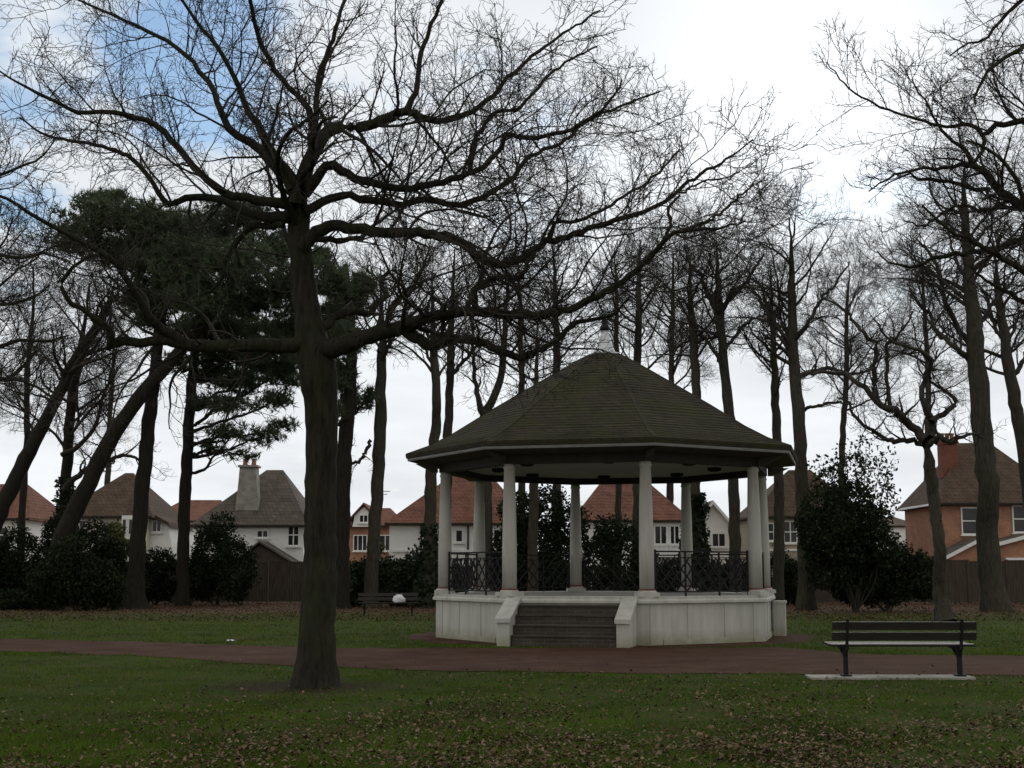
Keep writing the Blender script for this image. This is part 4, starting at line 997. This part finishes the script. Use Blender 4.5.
# small red house behind with a white gable
t, xl, w, ez, rz_, W = house('house', 'small distant red roofed house with white gable between big oak and white house', 344, 398, 100, 8, 527, M['brick'], M['red_tile'], 508, .35, .75)
k = mpp(100); gx = xx(364, 100) - xl
MB().prism([(gx - 11*k, zz(527, 100)), (gx + 11*k, zz(527, 100)), (gx + 9*k, zz(516, 100)), (gx, zz(507, 100)), (gx - 9*k, zz(516, 100))], -.6, 3.5).build('gable', M['render'], t)
m_ = MB()
for s in (-1, 1): m_.prism([(gx, zz(505, 100)), (gx + s*14*k, zz(521, 100)), (gx + s*14*k, zz(519, 100)), (gx, zz(503, 100))], -.9, 3.5)
m_.build('gable_roof', M['red_tile'], t)
win(t, gx, zz(519, 100), 9*k, 8*k, -.64, (2, 1)); W(360, 543, 14, 16, (3, 1)); W(385, 543, 12, 16, (2, 1))
ax = xx(376, 100) - xl
MB().bar((ax, 3, rz_ - .5), (ax, 3, zz(487, 100)), .06).bar((ax - .7, 3, zz(489, 100)), (ax + .7, 3, zz(489, 100)), .05).bar((ax - .5, 3, zz(492, 100)), (ax + .5, 3, zz(492, 100)), .05).build('aerial', M['iron'], t)
# white house with a red hipped roof
t, xl, w, ez, rz_, W = house('house', 'white rendered house with a broad red hipped roof just left of the bandstand', 389, 528, 75, 8, 525, M['render'], M['red_tile'], 472, .46, .7, .25)
W(437, 536, 11, 13, (2, 1)); W(459, 536, 8, 13, (1, 1)); W(500, 536, 14, 14, (2, 1)); W(405, 570, 14, 18, (2, 2))
for px in (421, 468):
    MB().box((xx(px, 75) - xl, -.06, ez / 2), (.09, .09, ez)).build('drainpipe', M['iron'], t)
MB().box((w/2 - .2, -.06, zz(551, 75)), (w - .8, .10, .12)).build('string_course', M['white'], t)
# red roofed house behind the bandstand
t, xl, w, ez, rz_, W = house('house', 'white house with a red roof seen through the right half of the bandstand', 578, 688, 76, 8, 522, M['render'], M['red_tile'], 474, .32, .62, .25)
W(661, 535, 13, 19, (2, 1)); W(675, 535, 10, 19, (2, 1)); W(605, 535, 16, 16, (2, 1)); W(630, 535, 14, 16, (2, 1))
m_ = MB(); k = mpp(76); x0, x1 = xx(648, 76) - xl, xx(688, 76) - xl; zb = zz(557, 76); zt = zz(545, 76)
m_.box(((x0 + x1) / 2, -.7, zt), (x1 - x0, .08, .1)); m_.box(((x0 + x1) / 2, -.4, zb), (x1 - x0, .7, .12))
nb = 9
for i in range(nb + 1): m_.bar((x0 + (x1 - x0) * i / nb, -.7, zb), (x0 + (x1 - x0) * i / nb, -.7, zt), .06)
for i in range(nb): m_.bar((x0 + (x1 - x0) * i / nb, -.7, zb), (x0 + (x1 - x0) * (i + 1) / nb, -.7, zt), .05)
m_.build('balcony', M['white'], t)
# narrow white gabled house
t, xl, w, ez, rz_, W = house('house', 'narrow white gabled house seen between the right hand columns of the bandstand', 694, 733, 84, 9, 526, M['render'], M['brown_tile'], 503, 0, 0, .35, 'gable')
W(719, 540, 14, 14, (2, 1)); W(703, 540, 8, 14, (1, 1))
# beige house with a brown roof
t, xl, w, ez, rz_, W = house('house', 'beige house with a brown hipped roof behind the right corner of the bandstand', 757, 862, 76, 6.5, 518, M['beige'], M['brown_tile'], 470, .44, .66, .3)
W(791, 532, 14, 22, (2, 2)); W(770, 532, 10, 18, (1, 2)); W(835, 532, 14, 18, (2, 2)); 
MB().box((w/2, -.06, zz(550, 76)), (w, .09, .12)).build('string_course', M['white'], t)
# tiny white house further away
t, xl, w, ez, rz_, W = house('house', 'tiny distant white house just left of the red brick house', 886, 920, 110, 8, 527, M['render'], M['brown_tile'], 517, .3, .7, .2)
W(898, 536, 6, 9); W(910, 536, 6, 9)
# red brick house
t, xl, w, ez, rz_, W = house('brick_house', 'red brick house with a brown hipped roof and tall brick chimney at the right edge', 944, 1068, 74, 7, 505, M['brick'], M['brown_tile'], 443, .34, .60, .35)
W(972.5, 521, 19, 27, (1, 2)); W(1024, 519, 19, 27, (1, 2)); W(1052, 521, 14, 25, (1, 2))
chimney(t, xx(952.5, 76.2) - xl, 2.2, zz(478, 76), zz(441, 76), .95, .7, M['chimney_brick'], 3)
k = mpp(72)
def lean_gable(x0, x1, yl, yr_, ya, wallm):
    a, b_ = xx(x0, 72) - xl, xx(x1, 72) - xl; mxx = a + (b_ - a) * .72
    pr = MB().prism([(a, 0), (b_, 0), (b_, zz(yr_, 72)), (mxx, zz(ya, 72)), (a, zz(yl, 72))], -2.2, -.05).build('porch', wallm, t)
    m_ = MB()
    m_.prism([(mxx, zz(ya, 72)), (a - .3, zz(yl, 72) - .12), (a - .3, zz(yl, 72)), (mxx, zz(ya, 72) + .12)], -2.45, -.05)
    m_.prism([(mxx, zz(ya, 72)), (b_ + .2, zz(yr_, 72) - .12), (b_ + .2, zz(yr_, 72)), (mxx, zz(ya, 72) + .12)], -2.45, -.05)
    m_.build('porch_roof', M['grey_tile'], t)
    m2 = MB(); m2.prism([(mxx, zz(ya, 72) - .1), (a - .3, zz(yl, 72) - .22), (a - .3, zz(yl, 72) - .02), (mxx, zz(ya, 72) + .1)], -2.5, -2.455)
    m2.prism([(mxx, zz(ya, 72) - .1), (b_ + .2, zz(yr_, 72) - .22), (b_ + .2, zz(yr_, 72) - .02), (mxx, zz(ya, 72) + .1)], -2.5, -2.455); m2.build('bargeboard', M['white'], t)
lean_gable(948, 990, 556, 546, 540, M['brick']); lean_gable(998, 1045, 543, 552, 535, M['brick'])
MB().box((xx(1018, 72) - xl, -2.3, zz(559, 72)), (1.6, .2, .12)).build('porch_beam', M['white'], t)
MB().box((-.42, 3.5, ez + .05), (.12, 7.7, .12)).build('gutter', M['white'], t)

# ------------------------------------------------------------------ bandstand
def bandstand():
    t = thing('bandstand', 'white octagonal bandstand with a steep mossy shingle roof and front steps', 'bandstand', (BX, BY, 0), BA)
    PH = R(22.5); RC = 4.04; H = 1.04; TOP = 3.99; RW = 4.24
    # plinth
    MB().lathe([(RW, -.05), (RW, .90)], 8, phase=PH).build('plinth', M['paint'], t)
    ap = RW * math.cos(PH); side = 2 * RW * math.sin(PH)
    m_ = MB()
    for k in range(8):
        a = k * R(45)
        ex = np.array((math.cos(a), math.sin(a))); nx = np.array((math.sin(a), -math.cos(a)))
        for u, wd in ((-side/2 + .17, .32), (-side*.16, .14), (side*.16, .14), (side/2 - .17, .32)):
            if k == 0 and abs(u) < side * .4: continue
            c = nx * (ap - .010) + ex * u; m_.box((c[0], c[1], .43), (wd, .05, .90), a)
        if k: 
            c = nx * (ap + .008); m_.box((c[0], c[1], .05), (side - .72, .030, .14), a)
    m_.build('panel_strips', M['paint'], t)
    MB().ring([(RW + .09, .90), (RW + .09, .955), (RW + .06, .985), (RW + .06, H), (RW - .5, H), (RW - .5, .9)], 8, PH).build('coping', M['paint'], t)
    MB().lathe([(RW - .505, .90), (RW - .505, H - .006)], 8, phase=PH).build('floor', M['floor'], t)
    # steps
    sw = 2.26; SX = -.09; n = 5; rs = H / n; tr = .20; st = MB()
    y0 = -(ap + .10)
    for i in range(1, n):
        z1_ = H - i * rs; st.box((SX, y0 - (i - .5) * tr, z1_ / 2), (sw, tr, z1_)); st.box((SX, y0 - (i - .5) * tr - .015, z1_ + .015), (sw, tr + .03, .03))
    st.build('steps', M['dark_brick'], t)
    ln = (n - 1) * tr + .10
    for s in (-1, 1):
        x = SX + s * (sw / 2 + .165)
        MB().prism([(y0 + .08, -.05), (y0 - ln, -.05), (y0 - ln, .50), (y0 - ln + .05, .53), (y0 + .08, .93)], x - .14, x + .14, 'x').build('cheek_wall', M['paint'], t)
        cp_ = MB().prism([(y0 + .05, .935), (y0 - ln - .05, .50), (y0 - ln - .05, .59), (y0 + .05, 1.02)], x - .17, x + .17, 'x')
        cp_.build('cheek_cap', M['paint'], t)
    # columns
    col = MB().lathe([(.162, H + .12), (.164, H + 1.0), (.148, H + 2.0), (.122, TOP - .12), (.142, TOP - .10), (.142, TOP - .07), (.128, TOP - .06), (.128, TOP)], 20).build('column', M['paint'], t)
    base = MB().box((0, 0, H + .045), (.46, .46, .09)).lathe([(.21, H + .09), (.21, H + .115), (.185, H + .13)], 20).build('column_base', M['paint'], col)
    band = MB().lathe([(.182, H + .131), (.182, H + .165)], 20).build('red_band', M['redband'], col)
    for o in (col, base, band): pass
    cols = [col]
    for k in range(1, 8):
        c2 = col.copy(); C.objects.link(c2); c2.parent = t
        for ch in (base, band):
            d = ch.copy(); C.objects.link(d); d.parent = c2
        cols.append(c2)
    for k, c2 in enumerate(cols):
        a = PH + k * R(45); c2.location = (RC * math.sin(a), -RC * math.cos(a), 0); c2.rotation_euler = (0, 0, a)
    for p in col.data.polygons: p.use_smooth = True
    # railings between the columns on seven sides, crossed iron bars
    sd_ = 2 * RC * math.sin(PH); apc = RC * math.cos(PH); Lr = sd_ - .42
    rl = MB(); zb, zt = H + .10, H + .98
    rl.box((0, 0, zt), (Lr, .045, .035)); rl.box((0, 0, zb), (Lr, .035, .03)); rl.box((0, 0, zt - .13), (Lr, .025, .02))
    for s in (-1, 1): rl.box((s * (Lr/2 - .02), 0, (H + zt) / 2 + .02), (.04, .04, zt - H + .04))
    for s in (-.5, .5): rl.box((s * Lr * .36, 0, (H + zt) / 2), (.032, .032, zt - H))
    hh = zt - .14 - zb; q = 9; stp = Lr / q
    for i in range(-2, q + 1):
        for s in (-1, 1):
            # bar rising hh over hh*0.9
            xa = -Lr/2 + i * stp; xb = xa + hh * .9
            lo, hi = max(xa, -Lr/2), min(xb, Lr/2)
            if hi - lo < .05: continue
            za = zb + hh * (lo - xa) / (xb - xa); ze = zb + hh * (hi - xa) / (xb - xa)
            rl.bar((s * lo, s * .008, za), (s * hi, s * .008, ze), .022, .03)
    r0 = rl.build('railing', M['iron'], t)
    rails = [r0]
    for k in range(2, 8):
        c2 = r0.copy(); C.objects.link(c2); c2.parent = t; rails.append(c2)
    for k, o in enumerate(rails):
        a = (k + 1) * R(45); o.location = (apc * math.sin(a), -apc * math.cos(a), 0); o.rotation_euler = (0, 0, a)
    # beam, ceiling, soffit, gutter
    RE = 4.95
    MB().ring([(RC + .16, TOP), (RC + .16, TOP + .30), (RC - .14, TOP + .30), (RC - .14, TOP)], 8, PH).build('ring_beam', M['darkwood'], t)
    MB().lathe([(RC - .145, TOP + .16), (RC - .145, TOP + .22)], 8, phase=PH).build('ceiling', M['ceiling'], t)
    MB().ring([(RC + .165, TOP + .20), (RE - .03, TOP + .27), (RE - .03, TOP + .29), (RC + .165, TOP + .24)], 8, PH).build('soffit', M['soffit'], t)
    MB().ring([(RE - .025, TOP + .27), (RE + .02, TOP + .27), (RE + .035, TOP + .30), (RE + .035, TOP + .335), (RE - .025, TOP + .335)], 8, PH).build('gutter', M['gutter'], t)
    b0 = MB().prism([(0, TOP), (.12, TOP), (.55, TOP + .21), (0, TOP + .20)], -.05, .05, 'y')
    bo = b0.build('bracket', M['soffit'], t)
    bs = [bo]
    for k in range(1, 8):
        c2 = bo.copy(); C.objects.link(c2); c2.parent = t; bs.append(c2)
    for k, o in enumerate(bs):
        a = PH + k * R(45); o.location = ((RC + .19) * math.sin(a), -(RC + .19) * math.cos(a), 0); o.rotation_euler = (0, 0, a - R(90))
    lo = MB().lathe([(.10, TOP + .06), (.17, TOP + .09), (.17, TOP + .158)], 16).build('ceiling_light', M['iron'], t)
    ls = [lo]
    for k in range(1, 8):
        c2 = lo.copy(); C.objects.link(c2); c2.parent = t; ls.append(c2)
    for k, o in enumerate(ls):
        a = k * R(45) + .2; rr_ = 2.7; o.location = (rr_ * math.sin(a), -rr_ * math.cos(a), 0)
    # roof: bell-cast, slightly uneven courses
    prof = [(RE - .02, TOP + .336), (RE + .07, TOP + .34), (RE + .07, TOP + .45), (4.45, TOP + .66), (3.85, TOP + .98), (2.95, TOP + 1.55), (2.05, TOP + 2.09), (1.28, TOP + 2.55), (.62, TOP + 2.93), (.36, TOP + 3.06)]
    # fine courses for a natural edge
    pr = [prof[0], prof[1]]
    xs_ = np.array([p[0] for p in prof[2:]])[::-1]; zs_ = np.array([p[1] for p in prof[2:]])[::-1]
    rr_ = np.linspace(RE + .07, .38, 36)
    for i, r_ in enumerate(rr_):
        z_ = float(np.interp(r_, xs_, zs_)); pr.append((r_ + .012, z_ + (.0 if i == 0 else -.012))); pr.append((r_, z_ + .012))
    rb = MB(); nseg = 8
    rb.lathe(pr, nseg, phase=PH).build('roof', M['shingle'], t)
    hp = MB()
    for k in range(8):
        a = PH + k * R(45)
        for r1_, r2_ in ((RE + .05, 4.45), (4.45, 3.85), (3.85, 2.95), (2.95, 2.05), (2.05, 1.28), (1.28, .62), (.62, .40)):
            z1_, z2_ = np.interp((r1_, r2_), xs_, zs_)
            hp.bar((r1_ * math.sin(a), -r1_ * math.cos(a), z1_ + .002), (r2_ * math.sin(a), -r2_ * math.cos(a), z2_ + .002), .08, .012)
    hp.build('hip_tiles', M['shingle'], t)
    z = TOP + 3.06
    fn = MB().lathe([(.40, z - .04), (.38, z + .01), (.27, z + .03), (.20, z + .20), (.13, z + .42), (.08, z + .60)], 16).build('finial', M['lead'], t, smooth=True)
    MB().lathe([(.06, z + .58), (.12, z + .62), (.13, z + .68), (.07, z + .76), (.09, z + .82), (.05, z + .92), (.015, z + 1.05)], 14).build('finial_knob', M['iron'], fn, smooth=True)
    # low white pier at the right rear of the plinth
    c = np.array((4.12, 1.25))
    MB().box((c[0], c[1], .38), (.28, .45, .86), .0).box((c[0], c[1], .83), (.33, .50, .06)).build('pier', M['paint'], t)
bandstand()

# ------------------------------------------------------------------ benches
def bench_proto(label, loc, rz):
    t = thing('park_bench', label, 'bench', loc, rz, 'park benches')
    W_ = 2.15
    # local: sitter faces -y, back on +y
    def slat(name, y, z, w, th, rx):
        return MB().box((0, 0, 0), (W_, w, th)).build(name, M['benchwood'], t, bevel=.006), (0, y, z), (rx, 0, 0)
    def put(o, loc, rot): o.location = loc; o.rotation_euler = rot
    o, l, r = slat('backrest_slat', .265, .745, .035, .12, 0); put(o, l, (R(-10), 0, 0))
    c2 = o.copy(); C.objects.link(c2); c2.parent = t; c2.location = (0, .238, .592)
    o, l, r = slat('seat_slat', .10, .455, .15, .035, 0); put(o, l, (R(-3), 0, 0))
    for y, z in ((-.07, .452), (-.24, .462)):
        c2 = o.copy(); C.objects.link(c2); c2.parent = t; c2.location = (0, y, z)
    def support():
        m_ = MB()
        m_.bar((0, .20, .40), (0, .305, .815), .05, .035)
        m_.box((0, -.03, .415), (.05, .54, .045))
        m_.bar((0, .10, .40), (0, .10, .02), .07, .06); m_.bar((0, .11, .28), (0, .20, .41), .04, .035); m_.bar((0, .09, .25), (0, -.18, .40), .035, .03)
        m_.box((0, .10, .012), (.13, .20, .024))
        m_.lathe([(.03, .82), (.03, .845)], 8, (0, .297))
        return m_
    s = support().build('iron_support', M['iron'], t); s.location = (-.85, 0, 0)
    c2 = s.copy(); C.objects.link(c2); c2.parent = t; c2.location = (.85, 0, 0)
    return t
g0 = gp(903, 680)
yaw = R(2)
# concrete slab under the near bench
slab = MB().box((0, 0, .02), (2.42, .5, .05)).build('concrete_slab', M['concrete'], bevel=.01)
slab.location = (g0[0] - .14, g0[1] + .22, 0); tag(slab, 'pale concrete slab on the path edge under the near bench', 'slab')
b1 = bench_proto('dark slatted park bench seen from behind on a pale slab at the right', (g0[0] + .05, g0[1] + .26, .045), 0)
b1.rotation_euler.z = math.pi
g1 = gp(388, 616)
b2 = b1.copy(); C.objects.link(b2); b2.location = (g1[0], g1[1] + .1, 0); b2.rotation_euler = (0, 0, R(8))
b2['label'] = 'distant dark bench in front of the laurel hedge with a white bag on it'
for ch in [c for c in b1.children]:
    d = ch.copy(); C.objects.link(d); d.parent = b2
# white bag on the far bench
bagP = at(399, 604, g1[1] - .0)
m_ = MB(); n = 18; pr = [(.15, 0), (.19, .04), (.19, .12), (.16, .19), (.11, .24), (.06, .26), (.05, .275)]
V = []; F = []
for i, (r_, z_) in enumerate(pr):
    for k in range(n):
        a = 2 * math.pi * k / n; q = r_ * (1 + .22 * math.sin(2 * a + i) + .12 * math.sin(5 * a + 2 * i) + .09 * math.sin(7 * a - 2 * i))
        V.append((q * math.cos(a), q * .7 * math.sin(a), z_ + .02 * math.sin(4 * a + i) * (i > 0)))
for i in range(len(pr) - 1):
    for k in range(n): F.append((i*n+k, i*n+(k+1)%n, (i+1)*n+(k+1)%n, (i+1)*n+k))
F.append(tuple(range(n))[::-1]); F.append(tuple((len(pr)-1)*n + k for k in range(n)))
m_.add(V, F)
for s in (-1, 1):
    pp = [(s*.09, -.01, .23), (s*.11, .01*s, .27), (s*.07, .02*s, .30), (s*.03, .01*s, .27)]
    for a, b_ in zip(pp[:-1], pp[1:]): m_.bar(a, b_, .025, .012)
bag = m_.build('plastic_bag', M['bag'], smooth=True); bag.location = (bagP[0], g1[1] - .02, .475)
tag(bag, 'crumpled white carrier bag sitting on the distant bench by the hedge', 'bag')

# paper scrap on the far grass, left of the oak
g2 = gp(228, 643.0)
V = []; F = []
for i in range(5):
    for j in range(5): V.append(((i - 2) * .045, (j - 2) * .035, .02 + .045 * rng.uniform(0, 1)))
for i in range(4):
    for j in range(4): F.append((i*5+j, (i+1)*5+j, (i+1)*5+j+1, i*5+j+1))
p = MB().add(V, F).build('paper_scrap', M['bag']); p.location = (g2[0], g2[1] + .3, 0)
tag(p, 'crumpled scrap of white paper on the grass beyond the path, left of the oak', 'litter')

# ------------------------------------------------------------------ camera, render
cam = bpy.data.cameras.new('camera'); co = bpy.data.objects.new('camera', cam); C.objects.link(co)
co.location = (0, 0, EYE); co.rotation_euler = (math.pi / 2 + PITCH, 0, 0)
cam.sensor_width = 36; cam.lens = 36 * FPX / 1024; cam.clip_start = .1; cam.clip_end = 6000
sc = bpy.context.scene; sc.camera = co
sc.render.engine = 'CYCLES'
sc.view_settings.view_transform = 'Standard'; sc.view_settings.look = 'None'; sc.view_settings.gamma = 1; sc.view_settings.exposure = 0.16
sc.view_settings.use_curve_mapping = False
